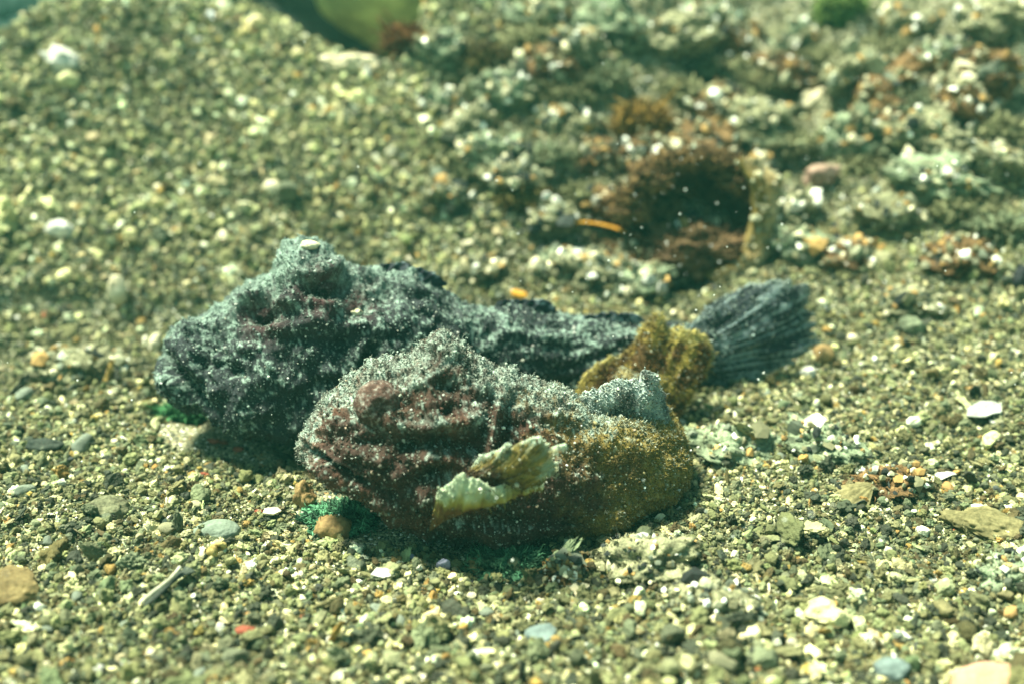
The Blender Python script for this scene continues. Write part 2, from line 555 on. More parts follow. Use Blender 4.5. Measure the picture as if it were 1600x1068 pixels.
def grit(P, n, count, weight, size, seed, name, cols):
    """sand grains stuck to a surface: one mesh"""
    rng = np.random.default_rng(seed)
    iv, it = ico()
    flat, fn = P.reshape(-1, 3), n.reshape(-1, 3)
    w = weight.reshape(-1); w = w / w.sum()
    pick = rng.choice(len(flat), count, p=w)
    r = size * np.exp(rng.normal(0, 0.45, count))
    q = iv[None] * (1 + rng.normal(0, 0.22, (count, 12, 1))) * r[:, None, None] * (1 + rng.normal(0, 0.25, (count, 1, 3)))
    V = q + (flat[pick] + fn[pick] * (r * 0.3)[:, None] + rng.normal(0, 0.002, (count, 3)))[:, None]
    T = (it[None] + (np.arange(count) * 12)[:, None, None]).reshape(-1, 3)
    me = mesh_np(name, V.reshape(-1, 3), tris=T, smooth=False)
    c = np.array(cols)[rng.integers(0, len(cols), count)] * np.exp(rng.normal(0, 0.25, (count, 1)))
    set_col(me, np.repeat(c, 12, 0))
    return me

def granules(P, n, col, count, weight, size, seed, name, silt, share):
    """the grainy skin itself: small raised beads, some bare, some silted; one mesh"""
    rng = np.random.default_rng(seed)
    ov = np.array([(1, 0, 0), (-1, 0, 0), (0, 1, 0), (0, -1, 0), (0, 0, 1), (0, 0, -1)], float)
    ot = np.array([(0, 2, 4), (2, 1, 4), (1, 3, 4), (3, 0, 4), (2, 0, 5), (1, 2, 5), (3, 1, 5), (0, 3, 5)])
    flat, fn, fc = P.reshape(-1, 3), n.reshape(-1, 3), col.reshape(-1, 3)
    w = weight.reshape(-1); w = w / w.sum()
    pick = rng.choice(len(flat), count, p=w)
    r = size * np.exp(rng.normal(0, 0.38, count))
    q = ov[None] * r[:, None, None] * (1 + rng.normal(0, 0.25, (count, 6, 1)))
    an = rng.uniform(0, 6.28, count); c, s_ = np.cos(an), np.sin(an)
    q = np.stack([q[..., 0] * c[:, None] - q[..., 2] * s_[:, None], q[..., 1], q[..., 0] * s_[:, None] + q[..., 2] * c[:, None]], -1)
    V = q + (flat[pick] + fn[pick] * (r * 0.25)[:, None] + rng.normal(0, 0.0012, (count, 3)))[:, None]
    T = (ot[None] + (np.arange(count) * 6)[:, None, None]).reshape(-1, 3)
    me = mesh_np(name, V.reshape(-1, 3), tris=T)
    k = np.clip(rng.normal(share, 0.30, count), 0, 1) * (0.35 + 0.9 * np.clip(fn[pick, 2] * 0.5 + 0.5, 0, 1))
    cc = mix(fc[pick] * 1.15, np.broadcast_to(silt, (count, 3)), np.clip(k, 0, 1)) * np.exp(rng.normal(0, 0.25, (count, 1)))
    set_col(me, np.repeat(cc, 6, 0))
    return me

def mix(a, b, t):
    t = np.asarray(t)[..., None]
    return a * (1 - t) + np.asarray(b) * t

def fin_patch(name, base, tip, nu, nv, thick, rays, jag, colfn, parent, seed=0, bulge=0.0, ray_amp=0.004, mat='fin', wav=0.0):
    """a fan of fin rays between a base line and a tip line, both lists of world points"""
    def resample(c, n):
        c = np.array(c, float)
        s = np.concatenate([[0], np.cumsum(np.linalg.norm(np.diff(c, axis=0), axis=1))]); s /= s[-1]
        return pchip(s, c, np.linspace(0, 1, n))
    B, T = resample(base, nv), resample(tip, nv)
    v = np.linspace(0, 1, nv)
    rng = np.random.default_rng(seed)
    ph = v * rays + 0.55 * noise(np.stack([v * rays * 0.8, 0 * v + 3.3, 0 * v + seed], -1), seed)
    ph = np.clip(ph, 0, rays + 0.99)
    k = np.floor(ph).astype(int)
    rl = rng.normal(0, 1, rays + 2)
    tooth = np.abs(np.sin(np.pi * ph)) ** 0.6 * (0.25 + 0.75 * rng.random(rays + 2)[k])
    ext = 1 + jag * (rl[k] * 0.6 + tooth * 0.9 - 0.6) + jag * 0.6 * noise(np.stack([v * rays * 3.3, 0 * v, 0 * v + seed], -1))
    u = np.linspace(0, 1, nu)
    P = B[None] * (1 - u[:, None, None] * ext[None, :, None]) + T[None] * (u[:, None, None] * ext[None, :, None])
    du = np.gradient(P, axis=0); dv = np.gradient(P, axis=1)
    n = np.cross(du, dv); n /= np.linalg.norm(n, axis=-1, keepdims=True) + 1e-12
    if (n * (CAM - P)).sum() < 0:
        n = -n
    off = bulge * np.sin(np.pi * u)[:, None] * np.sin(np.pi * v)[None]
    off = off + ray_amp * (0.6 + 0.7 * noise(P * 30, seed + 9)) * np.cos(2 * np.pi * ph)[None] * (0.3 + 0.7 * np.sin(np.pi * np.clip(u, 0, 0.9)))[:, None]
    off = off + wav * fbm(P * 14, 3, seed + 3) + 0.35 * ray_amp * fbm(P * 90, 2, seed + 4)
    Pc = P + n * off[..., None]
    th = thick * (1 - 0.75 * u ** 1.5)[:, None] * (0.35 + 0.65 * np.sin(np.pi * np.clip(v, 0.02, 0.98)))[None] ** 0.6
    A, Bk = Pc + n * th[..., None], Pc - n * th[..., None]
    idx = np.arange(nu * nv).reshape(nu, nv)
    o = nu * nv
    q = np.stack([idx[:-1, :-1], idx[1:, :-1], idx[1:, 1:], idx[:-1, 1:]], -1).reshape(-1, 4)
    q2 = q[:, ::-1] + o
    loop = np.concatenate([idx[0, :-1], idx[:-1, -1], idx[-1, :0:-1], idx[:0:-1, 0]])
    nx_ = np.roll(loop, -1)
    q3 = np.stack([loop, nx_, nx_ + o, loop + o], -1)
    me = mesh_np(name, np.concatenate([A.reshape(-1, 3), Bk.reshape(-1, 3)]), np.concatenate([q, q2, q3]))
    U, V = np.broadcast_arrays(u[:, None], v[None])
    c = colfn(U, V, Pc)
    set_col(me, np.concatenate([c.reshape(-1, 3)] * 2))
    ob = obj(name, me, M[mat], parent)
    return ob, A, n, c

def pts(lst):
    a = np.array(lst, float)
    return at_y(a[:, 0], a[:, 1], a[:, 2])

def local(parent, *objs):
    """geometry is written in world space; keep it there under a parent Empty"""
    for o in objs:
      if o.parent is parent:
        o.matrix_parent_inverse = Matrix.Translation(-parent.location)

SILT = np.array([0.235, 0.285, 0.235])

# ---- rear fish, black
def top_st(rows):
    out = []
    for (px, top, bot, y, w) in rows:
        a = at_y(px, top, y); b = at_y(px, bot, y)
        g = float(ground_z(a[0], y))
        out.append((a[0], y, a[2], max(b[2], g - 0.035), w))
    return out

rear_rows = [
    (249, 562, 592, -0.200, 0.015), (256, 548, 606, -0.200, 0.060), (275, 520, 630, -0.195, 0.100), (300, 502, 634, -0.19, 0.125), (345, 481, 655, -0.18, 0.160),
    (395, 453, 675, -0.17, 0.185), (424, 434, 690, -0.16, 0.195), (438, 401, 700, -0.155, 0.197), (462, 380, 700, -0.15, 0.197), (500, 385, 700, -0.145, 0.196), (530, 406, 700, -0.14, 0.192),
    (570, 420, 700, -0.13, 0.182), (620, 424, 700, -0.115, 0.170), (680, 446, 700, -0.09, 0.158), (740, 472, 700, -0.07, 0.145), (810, 484, 700, -0.05, 0.124), (880, 499, 700, -0.035, 0.104),
    (950, 502, 690, -0.02, 0.082), (1020, 504, 680, -0.01, 0.060), (1080, 507, 660, 0.0, 0.045), (1115, 508, 630, 0.005, 0.032), (1135, 525, 600, 0.01, 0.01)]
rear_st = top_st(rear_rows)
P, n, uu, aa = loft_body(rear_st, 700, 250)
d = 0.014 * fbm(P * 9, 3, 1) * sstep(0.0, 0.08, uu)[:, None]
P1 = P + n * d[..., None]
rear_feats = [
    (402, 470, 32, 9, -28, 0.016), (500, 428, 40, 9, 2, 0.013), (505, 474, 34, 9, 4, 0.008), (338, 585, 30, 7, 50, 0.012), (310, 618, 40, 7, 46, -0.014),
    (412, 492, 25, 14, -12, -0.032), (505, 451, 33, 16, 4, -0.031), (540, 487, 22, 13, 10, -0.020), (492, 478, 16, 9, 0, -0.012),
    (455, 470, 16, 12, -30, 0.016), (440, 512, 20, 10, 6, 0.012), (488, 503, 16, 9, -16, 0.012), (552, 512, 24, 9, -22, 0.014), (400, 470, 34, 9, -24, 0.012), (350, 500, 40, 12, -20, 0.010),
    (440, 530, 60, 14, 0, -0.010), (530, 535, 26, 17, -10, -0.022), (512, 580, 13, 12, 0, 0.022), (512, 603, 30, 14, 0, -0.018), (368, 580, 17, 12, 0, -0.020), (325, 568, 17, 11, 0, -0.018),
    (338, 562, 9, 8, 0, 0.014), (305, 552, 14, 8, 30, 0.012), (340, 612, 11, 9, 0, 0.014), (278, 597, 9, 9, 0, 0.012), (280, 582, 46, 6.0, 52, -0.052), (268, 602, 36, 9, 54, 0.020), (300, 570, 40, 9, 46, 0.018),
    (578, 555, 11, 30, 32, -0.026), (595, 520, 9, 46, -14, 0.012), (560, 590, 24, 10, -40, -0.022), (484, 416, 13, 9, 0, -0.012), (452, 400, 12, 16, 0, 0.012), (505, 400, 14, 14, 0, 0.010),
    (595, 470, 22, 22, 0, -0.014), (440, 560, 22, 14, 0, -0.010), (470, 625, 26, 12, 10, -0.012), (420, 640, 14, 12, 0, 0.010), (385, 545, 18, 9, 20, 0.012),
    (300, 515, 18, 9, -40, 0.010), (520, 420, 22, 7, 0, 0.012), (575, 440, 14, 10, 0, -0.012), (640, 455, 40, 8, 15, 0.010), (720, 500, 60, 10, 14, 0.008), (860, 530, 80, 8, 6, 0.007)]
d2 = 1.15 * apply_features(P1, n, rear_feats) * (1.0 + 0.35 * noise(P * 32, 44)) + 0.004 * fbm(P * 19, 3, 45) * (1 - sstep(0.45, 0.65, uu))[:, None]
warts = np.clip(0.52 - worley(P * 26, 40), 0, 1) * 0.015 + np.clip(0.5 - worley(P * 60, 41), 0, 1) * 0.008
headw = (1 - sstep(0.45, 0.7, uu))[:, None] * 0.7 + 0.3
gran = np.clip(0.62 - worley(P * 112, 42), 0, 1)
d3 = warts * headw + 0.0035 * fbm(P * 38, 3, 2) * headw + 0.0055 * gran + 0.0026 * noise(P * 120, 3) + 0.0016 * noise(P * 230, 4)
# long scale rows along the body
rows_ = 0.0030 * np.sin(P[..., 2] * 190 + 3 * noise(P * 8, 9)) * sstep(0.5, 0.7, uu)[:, None]
P2 = P1 + n * (d2 + (d3 + rows_) * sstep(0, 0.02, uu)[:, None])[..., None]
crest = sstep(0.78, 1.0, np.sin(aa))[None] * (1 - sstep(0.5, 0.8, uu))[:, None]
P2[..., 2] += crest * (0.012 * np.clip(fbm(P * 34, 2, 48) + 0.1, -0.4, 1.2))
n2 = grid_normals(P2)
if (n2 * n).sum() < 0: n2 = -n2
px, py, _ = proj(P2)
rear_n, rear_P = n2, P2
BLK = np.array([0.017, 0.021, 0.022])
col = np.broadcast_to(BLK, P2.shape).copy()
sp = noise(P * 210, 6) * 0.75 + noise(P * 90, 7) * 0.35 + 0.35 * fbm(P * 14, 3, 8)
up = np.clip(n2[..., 2] * 0.55 + 0.25, -0.1, 0.8)
silt = sstep(0.22, 0.58, sp * 0.85 + 0.55 * (gran - 0.18) + 0.42 * up + 0.20 * np.clip(d3 * 40 - 0.3, -1, 1) - 0.06)   # settled silt on what faces up
silt = np.maximum(silt * 0.85, 0.75 * sstep(0.75, 1.05, np.sin(aa)[None] + 0.25 * sp) * (1 - sstep(0.35, 0.6, uu))[:, None])
rd = np.zeros(P2.shape[:2])
for (fx, fy, r) in ((412, 494, 36), (505, 452, 46), (560, 470, 30)):
    rd = np.maximum(rd, np.exp(-((px - fx) ** 2 + (py - fy) ** 2) / r ** 2))
col = mix(col, np.array([0.05, 0.017, 0.016]), rd * 0.85)
col = mix(col, SILT * np.array([0.84, 0.93, 0.92]), np.clip(silt * (1 - 0.45 * rd), 0, 1))
rear_c = col
v, q, t = close_tube(P2)
rf_loc = Vector((rear_st[11][0], rear_st[11][1], float(ground_z(rear_st[11][0], rear_st[11][1]))))
rear = empty('stonefish', rf_loc, 'large black stonefish with pale silt specks lying stretched out behind the brown fish', 'fish', 'stonefish on the gravel')
me = mesh_np('rear_body', v, q, t); set_col(me, np.concatenate([col.reshape(-1, 3), col[0, :2].reshape(-1, 3)]))
parts = [obj('body', me, M['skin'], rear)]
wt = sstep(-0.35, 0.2, facing(P2, n2)) * (silt * 0.9 + 0.08) * (np.linalg.norm(np.cross(np.gradient(P2, axis=0), np.gradient(P2, axis=1)), axis=-1))
parts.append(tag(obj('skin_tufts', filaments(P2, n2, col, 7000, wt, 0.0030, 0.0009, 3, 'rear_tufts'), M['hair'], parts[0]), kind='stuff'))
wt2 = sstep(-0.2, 0.3, facing(P2, n2)) * (up + 0.35) * (np.linalg.norm(np.cross(np.gradient(P2, axis=0), np.gradient(P2, axis=1)), axis=-1))
parts.append(tag(obj('stuck_grit', grit(P2, n2, 1700, wt2, 0.0011, 4, 'rear_grit', [(0.42, 0.42, 0.34), (0.26, 0.29, 0.25), (0.20, 0.24, 0.22), (0.5, 0.5, 0.44)]), M['hair'], parts[0]), kind='stuff'))

w3 = sstep(-0.3, 0.1, facing(P2, n2)) * np.linalg.norm(np.cross(np.gradient(P2, axis=0), np.gradient(P2, axis=1)), axis=-1)
parts.append(tag(obj('skin_beads', granules(P2, n2, col, 12500, w3, 0.0014, 14, 'rear_beads', SILT * np.array([0.90, 0.97, 0.95]), 0.38), M['hair'], parts[0]), kind='stuff'))

def surf_at(P, n, fx, fy):
    px, py, z = proj(P)
    cost = (px - fx) ** 2 + (py - fy) ** 2 + np.where(facing(P, n) > 0.05, 0, 1e6)
    k = np.unravel_index(np.argmin(cost), cost.shape)
    return P[k], n[k]

def eye(P, n, fx, fy, r, cols, parent, sink=0.5, pupil=1.0):
    """domed eyeball under a skin of the fish's own colour, with a sunken pupil on its outer side"""
    c, nn = surf_at(P, n, fx, fy)
    v, t = icosphere(4)
    w = v * (1 + 0.05 * fbm(v * 3, 3, 5) + 0.035 * fbm(v * 16, 2, 6) + 0.05 * np.clip(0.5 - worley(v * 7, 8), 0, 1))[:, None]
    dn = nn + np.array([-0.2, -0.75, -0.1]); dn /= np.linalg.norm(dn)
    ca = v @ dn
    w = w * (1 - 0.12 * sstep(0.90, 0.955, ca) + 0.05 * np.exp(-((ca - 0.86) / 0.04) ** 2))[:, None]
    me = mesh_np('eye_ball', w * r + c - nn * r * sink, tris=t)
    f_ = fbm(v * 9, 3, 12)
    k = mix(mix(np.broadcast_to(np.array(cols[0]), v.shape), np.array(cols[1]), sstep(-0.5, 0.5, f_)), np.array(cols[2]), sstep(0.15, 0.7, f_ + 0.45 * noise(v * 26, 13)) * 0.8)
    set_col(me, mix(k, np.array([0.012, 0.008, 0.008]), pupil * sstep(0.92, 0.96, ca)))
    return obj('eye', me, M['skin'], parent)

parts.append(eye(rear_P, rear_n, 414, 495, 0.019, ((0.022, 0.010, 0.010), (0.05, 0.022, 0.02), (0.12, 0.12, 0.11)), rear, 0.35))
parts.append(eye(rear_P, rear_n, 508, 452, 0.018, ((0.022, 0.010, 0.010), (0.05, 0.022, 0.02), (0.12, 0.12, 0.11)), rear, 0.35))

def tail_col(U, V, P):
    streak = noise(np.stack([V * 75, U * 2.5, 0 * U], -1), 21) * 0.75 + noise(P * 130, 22) * 0.5 + 0.35 * fbm(P * 18, 2, 23)
    c = mix(np.broadcast_to(np.array([0.020, 0.027, 0.031]), P.shape), np.array([0.18, 0.23, 0.225]), sstep(-0.25, 0.65, streak))
    return mix(c, np.array([0.24, 0.28, 0.24]), 0.6 * sstep(0.85, 1.0, U + 0.08 * streak))

def dark_fin(U, V, P):
    s = noise(P * 150, 6) * 0.5 + noise(P * 70, 7) * 0.45 + 0.3 * fbm(P * 16, 2, 8)
    return mix(np.broadcast_to(np.array([0.014, 0.019, 0.024]), P.shape), np.array([0.18, 0.225, 0.23]), sstep(0.12, 0.7, s + 0.12))

o, A, nn, c = fin_patch('tail_fin', pts([(1078, 508, -.01), (1090, 540, -.03), (1090, 575, -.035), (1080, 612, -.03)]),
    pts([(1112, 482, .03), (1150, 452, .045), (1188, 438, .05), (1230, 441, .055), (1264, 460, .055), (1284, 490, .05), (1277, 524, .04), (1248, 553, .025), (1208, 582, .0), (1160, 612, -.03), (1115, 626, -.05)]),
    84, 250, 0.006, 15, 0.085, tail_col, rear, 5, 0.012, 0.0018, wav=0.010)
parts.append(o)
w_ = np.ones(A.shape[:2])
parts.append(tag(obj('fin_beads', granules(A, nn, c, 2600, w_, 0.0015, 17, 'tail_beads', SILT, 0.45), M['hair'], o), kind='stuff'))
parts.append(tag(obj('fin_tufts', filaments(A, nn, c, 3200, w_, 0.005, 0.0008, 13, 'tail_tufts'), M['hair'], o), kind='stuff'))
for base, tip in (([(585, 428, -.118), (625, 436, -.115), (668, 452, -.10)], [(596, 410, -.112), (640, 411, -.10), (662, 420, -.095), (690, 434, -.09), (700, 446, -.09)]),
                  ([(770, 485, -.058), (810, 494, -.05), (850, 504, -.04)], [(780, 467, -.05), (830, 467, -.045), (864, 474, -.04), (872, 488, -.038)]),
                  ([(905, 510, -.03), (950, 512, -.02), (995, 512, -.012)], [(912, 494, -.03), (960, 490, -.02), (1000, 492, -.012), (1010, 503, -.01)])):
    o, A, nn, c = fin_patch('dorsal_fin', pts(base), pts(tip), 26, 110, 0.007, 6, 0.10, dark_fin, rear, len(parts), 0.0, 0.0035, wav=0.003)
    parts.append(o)
# pectoral fin folded along the flank under the gill cover
o, A, nn, c = fin_patch('pectoral_fin', pts([(548, 612, -.335), (560, 650, -.34), (570, 690, -.335)]), pts([(640, 590, -.30), (668, 640, -.30), (660, 700, -.30)]), 60, 120, 0.008, 8, 0.06, dark_fin, rear, 31, 0.015, 0.004)
parts.append(o)
local(rear, *parts)

# ---- front fish, red brown, curled
fr = []
for (px_, top, bot, y, w) in [
    (488, 674, 690, -0.470, 0.012), (492, 656, 702, -0.472, 0.045), (501, 636, 712, -0.476, 0.078), (520, 617, 726, -0.480, 0.105), (550, 602, 744, -0.485, 0.130), (585, 582, 766, -0.488, 0.148),
    (625, 570, 792, -0.490, 0.148), (655, 548, 820, -0.490, 0.152), (683, 525, 840, -0.490, 0.152), (712, 545, 850, -0.490, 0.152), (745, 571, 850, -0.489, 0.150), (800, 587, 850, -0.486, 0.146),
    (855, 606, 850, -0.478, 0.142), (905, 628, 850, -0.462, 0.138)]:
    a = at_y(px_, top, y); b = at_y(px_, bot, y)
    g = float(ground_z(a[0], y))
    fr.append((a[0], y, a[2], max(b[2], g - 0.035), w))
x0, y0 = fr[-1][0], fr[-1][1]
for (dx, dy, zt, zb, w) in [(0.045, 0.020, .172, -.035, .136), (0.085, 0.055, .166, -.03, .128), (0.112, 0.105, .160, -.02, .110), (0.118, 0.155, .160, -.02, .085), (0.112, 0.205, .158, .0, .058), (0.105, 0.25, .155, .02, .036), (0.098, 0.285, .14, .04, .012)]:
    fr.append((x0 + dx, y0 + dy, zt, zb, w))
P, n, uu, aa = loft_body(fr, 640, 270)
d = 0.012 * fbm(P * 10, 3, 51) * sstep(0.0, 0.06, uu)[:, None]
P1 = P + n * d[..., None]
ff = [
    (522, 722, 52, 5.5, 36, -0.040), (505, 703, 44, 8, 36, 0.016), (520, 744, 44, 9, 34, 0.014), (603, 590, 42, 7, -12, 0.016), (566, 606, 16, 9, -40, 0.010), (772, 655, 8, 46, 14, 0.016), (752, 720, 8, 34, 28, 0.014), (790, 665, 9, 50, 14, -0.016),
    (603, 624, 34, 27, 0, 0.012), (570, 640, 20, 14, 0, -0.012), (640, 640, 22, 12, 20, -0.010), (612, 664, 26, 8, -8, 0.014), (660, 668, 24, 8, 6, 0.014), (705, 660, 22, 7, -8, 0.012), (735, 656, 24, 14, 10, 0.018), (692, 690, 28, 16, 8, -0.036), (737, 697, 20, 14, -10, -0.030),
    (640, 695, 22, 13, 0, -0.020), (668, 712, 13, 11, 0, 0.020), (575, 690, 26, 12, -10, -0.016), (550, 705, 36, 10, 25, 0.012), (600, 720, 20, 10, 10, 0.012), (680, 740, 34, 14, -12, -0.026),
    (628, 745, 18, 12, 0, 0.012), (620, 650, 40, 7, -6, 0.012), (675, 553, 10, 8, 0, -0.014), (700, 553, 14, 10, 0, 0.010), (700, 600, 30, 12, 10, -0.014), (655, 598, 26, 9, -10, 0.010), (755, 610, 40, 10, 14, 0.010),
    (530, 665, 16, 12, 0, 0.010), (515, 690, 12, 10, 0, -0.012), (520, 725, 20, 9, 30, 0.012), (700, 640, 16, 9, 0, -0.012), (765, 690, 12, 40, 20, 0.010), (800, 680, 16, 50, 10, -0.010), (860, 650, 60, 10, 12, 0.009),
    (960, 690, 50, 30, 0, 0.010), (900, 760, 60, 30, 0, 0.010), (850, 820, 60, 16, 0, -0.02), (720, 815, 80, 18, 0, -0.03), (600, 770, 40, 10, 30, -0.014)]
d2 = 1.1 * apply_features(P1, n, ff) * (1.0 + 0.35 * noise(P * 34, 46)) + 0.004 * fbm(P * 21, 3, 47) * (1 - sstep(0.5, 0.7, uu))[:, None]
warts = np.clip(0.52 - worley(P * 30, 60), 0, 1) * 0.017 + np.clip(0.5 - worley(P * 66, 61), 0, 1) * 0.008
gran = np.clip(0.62 - worley(P * 118, 62), 0, 1)
d3 = warts * (1 - 0.5 * sstep(0.4, 0.7, uu))[:, None] + 0.0055 * gran + 0.003 * fbm(P * 42, 3, 52) + 0.0026 * noise(P * 130, 53) + 0.0018 * noise(P * 250, 54)
P2 = P1 + n * (d2 + d3 * sstep(0, 0.02, uu)[:, None])[..., None]
crest = sstep(0.78, 1.0, np.sin(aa))[None] * (1 - sstep(0.55, 0.8, uu))[:, None]
P2[..., 2] += crest * (0.011 * np.clip(fbm(P * 36, 2, 49) + 0.1, -0.4, 1.2))
n2 = grid_normals(P2)
if (n2 * n).sum() < 0: n2 = -n2
front_P, front_n = P2, n2
px, py, _ = proj(P2)
RED = np.array([0.036, 0.019, 0.013])
low = fbm(P * 11, 3, 55)
sp0 = fbm(P * 45, 3, 59)
col = mix(np.broadcast_to(RED, P2.shape), np.array([0.078, 0.036, 0.021]), sstep(-0.3, 0.6, low))
col = mix(col, np.array([0.030, 0.017, 0.010]), sstep(0.0, 0.7, fbm(P * 17, 3, 56)) * 0.7)
och = sstep(800, 1040, px + 95 * low + 45 * sp0) * sstep(-0.8, 0.5, n2[..., 2] * 0.2 + 0.3 + low * 0.4)
col = mix(col, np.array([0.150, 0.112, 0.026]), och * 0.9)
sp = noise(P * 220, 57) * 0.65 + noise(P * 90, 58) * 0.4
rim = sstep(0.80, 1.0, np.sin(aa)[None] + 0.10 * sp + 0.07 * low) * np.ones_like(low)
rim = np.maximum(rim * (1 - 0.75 * sstep(0.80, 0.9, uu))[:, None], (1 - sstep(0.015, 0.085, uu + 0.02 * sp.mean(1)))[:, None] * sstep(-0.9, 0.3, np.sin(aa))[None])
spk = sstep(0.30, 0.62, sp * 0.8 + 0.65 * (gran - 0.15) + 0.26 * np.clip(n2[..., 2], 0, 1) + 0.22 * low + 0.12 * np.clip(d3 * 50 - 0.4, -1, 1))
ridge = np.zeros_like(low)
for (fx, fy, rx, ry) in ((650, 664, 75, 11), (735, 652, 26, 12), (690, 600, 60, 9)):
    ridge = np.maximum(ridge, np.exp(-((px - fx) / rx) ** 2 - ((py - fy) / ry) ** 2))
s_ = np.clip(rim * (0.58 + 0.6 * sp) + spk * 0.80 * (1 - 0.6 * och) + ridge * sstep(-0.2, 0.5, sp) * 0.8, 0, 0.95)
col = mix(col, SILT, s_)
v, q, t = close_tube(P2)
ff_loc = Vector((fr[8][0], fr[8][1], float(ground_z(fr[8][0], fr[8][1]))))
front = empty('stonefish', ff_loc, 'smaller curled red brown stonefish with frosted grey back and ochre hind end', 'fish', 'stonefish on the gravel')
me = mesh_np('front_body', v, q, t); set_col(me, np.concatenate([col.reshape(-1, 3), col[0, :2].reshape(-1, 3)]))
parts = [obj('body', me, M['skin'], front)]
area = np.linalg.norm(np.cross(np.gradient(P2, axis=0), np.gradient(P2, axis=1)), axis=-1)
fc = facing(P2, n2)
wt = sstep(-0.4, 0.1, fc) * (rim * 1.0 + 0.55 * och + 0.03) * area
parts.append(tag(obj('skin_tufts', filaments(P2, n2, col, 13000, wt, 0.0038, 0.0009, 63, 'front_tufts'), M['hair'], parts[0]), kind='stuff'))
parts.append(tag(obj('skin_beads', granules(P2, n2, col, 11500, sstep(-0.3, 0.1, fc) * area, 0.0016, 65, 'front_beads', SILT * np.array([1.0, 0.95, 0.88]), 0.19), M['hair'], parts[0]), kind='stuff'))
wt2 = sstep(-0.2, 0.3, fc) * (np.clip(n2[..., 2], 0, 1) + 0.3) * area
parts.append(tag(obj('stuck_grit', grit(P2, n2, 1300, wt2, 0.0010, 64, 'front_grit', [(0.42, 0.42, 0.34), (0.30, 0.32, 0.27), (0.26, 0.20, 0.14), (0.5, 0.5, 0.44)]), M['hair'], parts[0]), kind='stuff'))
parts.append(eye(front_P, front_n, 603, 628, 0.040, ((0.045, 0.024, 0.017), (0.085, 0.048, 0.034), (0.19, 0.18, 0.15)), front, 0.70, 0.35))

def ochre_fin(U, V, P):
    s = fbm(P * 22, 3, 71) + 0.5 * noise(np.stack([V * 60, U * 2.5, 0 * U], -1), 76) + 0.4 * noise(P * 90, 77)
    c = mix(np.broadcast_to(np.array([0.075, 0.040, 0.010]), P.shape), np.array([0.23, 0.175, 0.038]), sstep(-0.55, 0.45, s + 0.5 * (U - 0.45)))
    return mix(c, np.array([0.42, 0.36, 0.12]), sstep(0.80, 1.0, U + 0.1 * s) * 0.8)

def pale_fin(U, V, P):
    s = fbm(P * 26, 3, 72) + 0.55 * noise(np.stack([V * 42, U * 2.2, 0 * U], -1), 74)
    c = mix(np.broadcast_to(np.array([0.085, 0.045, 0.012]), P.shape), np.array([0.25, 0.22, 0.05]), sstep(0.15, 0.75, U + 0.30 * s))
    return mix(c, np.array([0.40, 0.46, 0.31]), sstep(0.58, 1.0, U + 0.20 * s))

def fringe_fin(U, V, P):
    s = fbm(P * 26, 3, 78) + 0.5 * noise(np.stack([V * 46, U * 2.2, 0 * U], -1), 79)
    c = mix(np.broadcast_to(np.array([0.045, 0.028, 0.014]), P.shape), np.array([0.17, 0.13, 0.03]), sstep(0.2, 0.7, U + 0.25 * s))
    return mix(c, np.array([0.40, 0.47, 0.35]), sstep(0.66, 1.0, U + 0.22 * s + 0.25 * (0.5 - V)))

def grey_fin(U, V, P):
    s = fbm(P * 30, 3, 73)
    return mix(np.broadcast_to(np.array([0.09, 0.095, 0.08]), P.shape), np.array([0.30, 0.35, 0.31]), sstep(-0.6, 0.4, s + 0.4 * (U - 0.5)))

def tufted(patch, count, ln, seed, edge=0.5, beads=(1.0, 0.35)):
    o, A, nn, c = patch
    U = np.linspace(0, 1, A.shape[0])[:, None] * np.ones(A.shape[:2])
    w = edge * sstep(0.7, 1.0, U) + (1 - edge)
    t = tag(obj('fin_tufts', filaments(A, nn, c, count, w, ln, 0.0009, seed, 'fin_tufts'), M['hair'], o), kind='stuff')
    g = tag(obj('fin_grit', grit(A, nn, count // 4, w, 0.0010, seed + 500, 'fin_grit', [(0.4, 0.4, 0.3), (0.25, 0.26, 0.2), (0.12, 0.08, 0.04)]), M['hair'], o), kind='stuff')
    b = tag(obj('fin_beads', granules(A, nn, c, count // 3, w, 0.0014, seed + 700, 'fin_beads', SILT * beads[0], beads[1]), M['hair'], o), kind='stuff')
    parts.extend([o, t, g, b])

# tail fin bent back against the black fish
tufted(fin_patch('tail_fin', pts([(905, 655, -.190), (940, 650, -.195), (985, 650, -.195), (1030, 655, -.19), (1062, 650, -.185)]),
    pts([(899, 622, -.16), (914, 588, -.140), (948, 559, -.115), (985, 546, -.10), (1000, 532, -.095), (1012, 506, -.09), (1026, 492, -.088), (1038, 513, -.088), (1076, 514, -.085), (1106, 532, -.085), (1113, 552, -.09), (1090, 585, -.11), (1070, 618, -.14)]),
    72, 210, 0.006, 13, 0.05, ochre_fin, front, 81, 0.010, 0.0024, wav=0.005), 6000, 0.0075, 82, 0.5, (0.5, 0.25))
# soft dorsal fin, grey, folded over at the end of the back
tufted(fin_patch('dorsal_fin', pts([(892, 650, -.47), (940, 668, -.462), (990, 672, -.44), (1040, 668, -.39)]),
    pts([(897, 626, -.455), (918, 606, -.445), (950, 597, -.44), (985, 589, -.425), (1018, 590, -.40), (1034, 604, -.385), (1040, 630, -.372)]),
    52, 170, 0.011, 9, 0.13, grey_fin, front, 83, 0.014, 0.0030, wav=0.014), 3600, 0.0045, 84, 0.4, (1.1, 0.6))
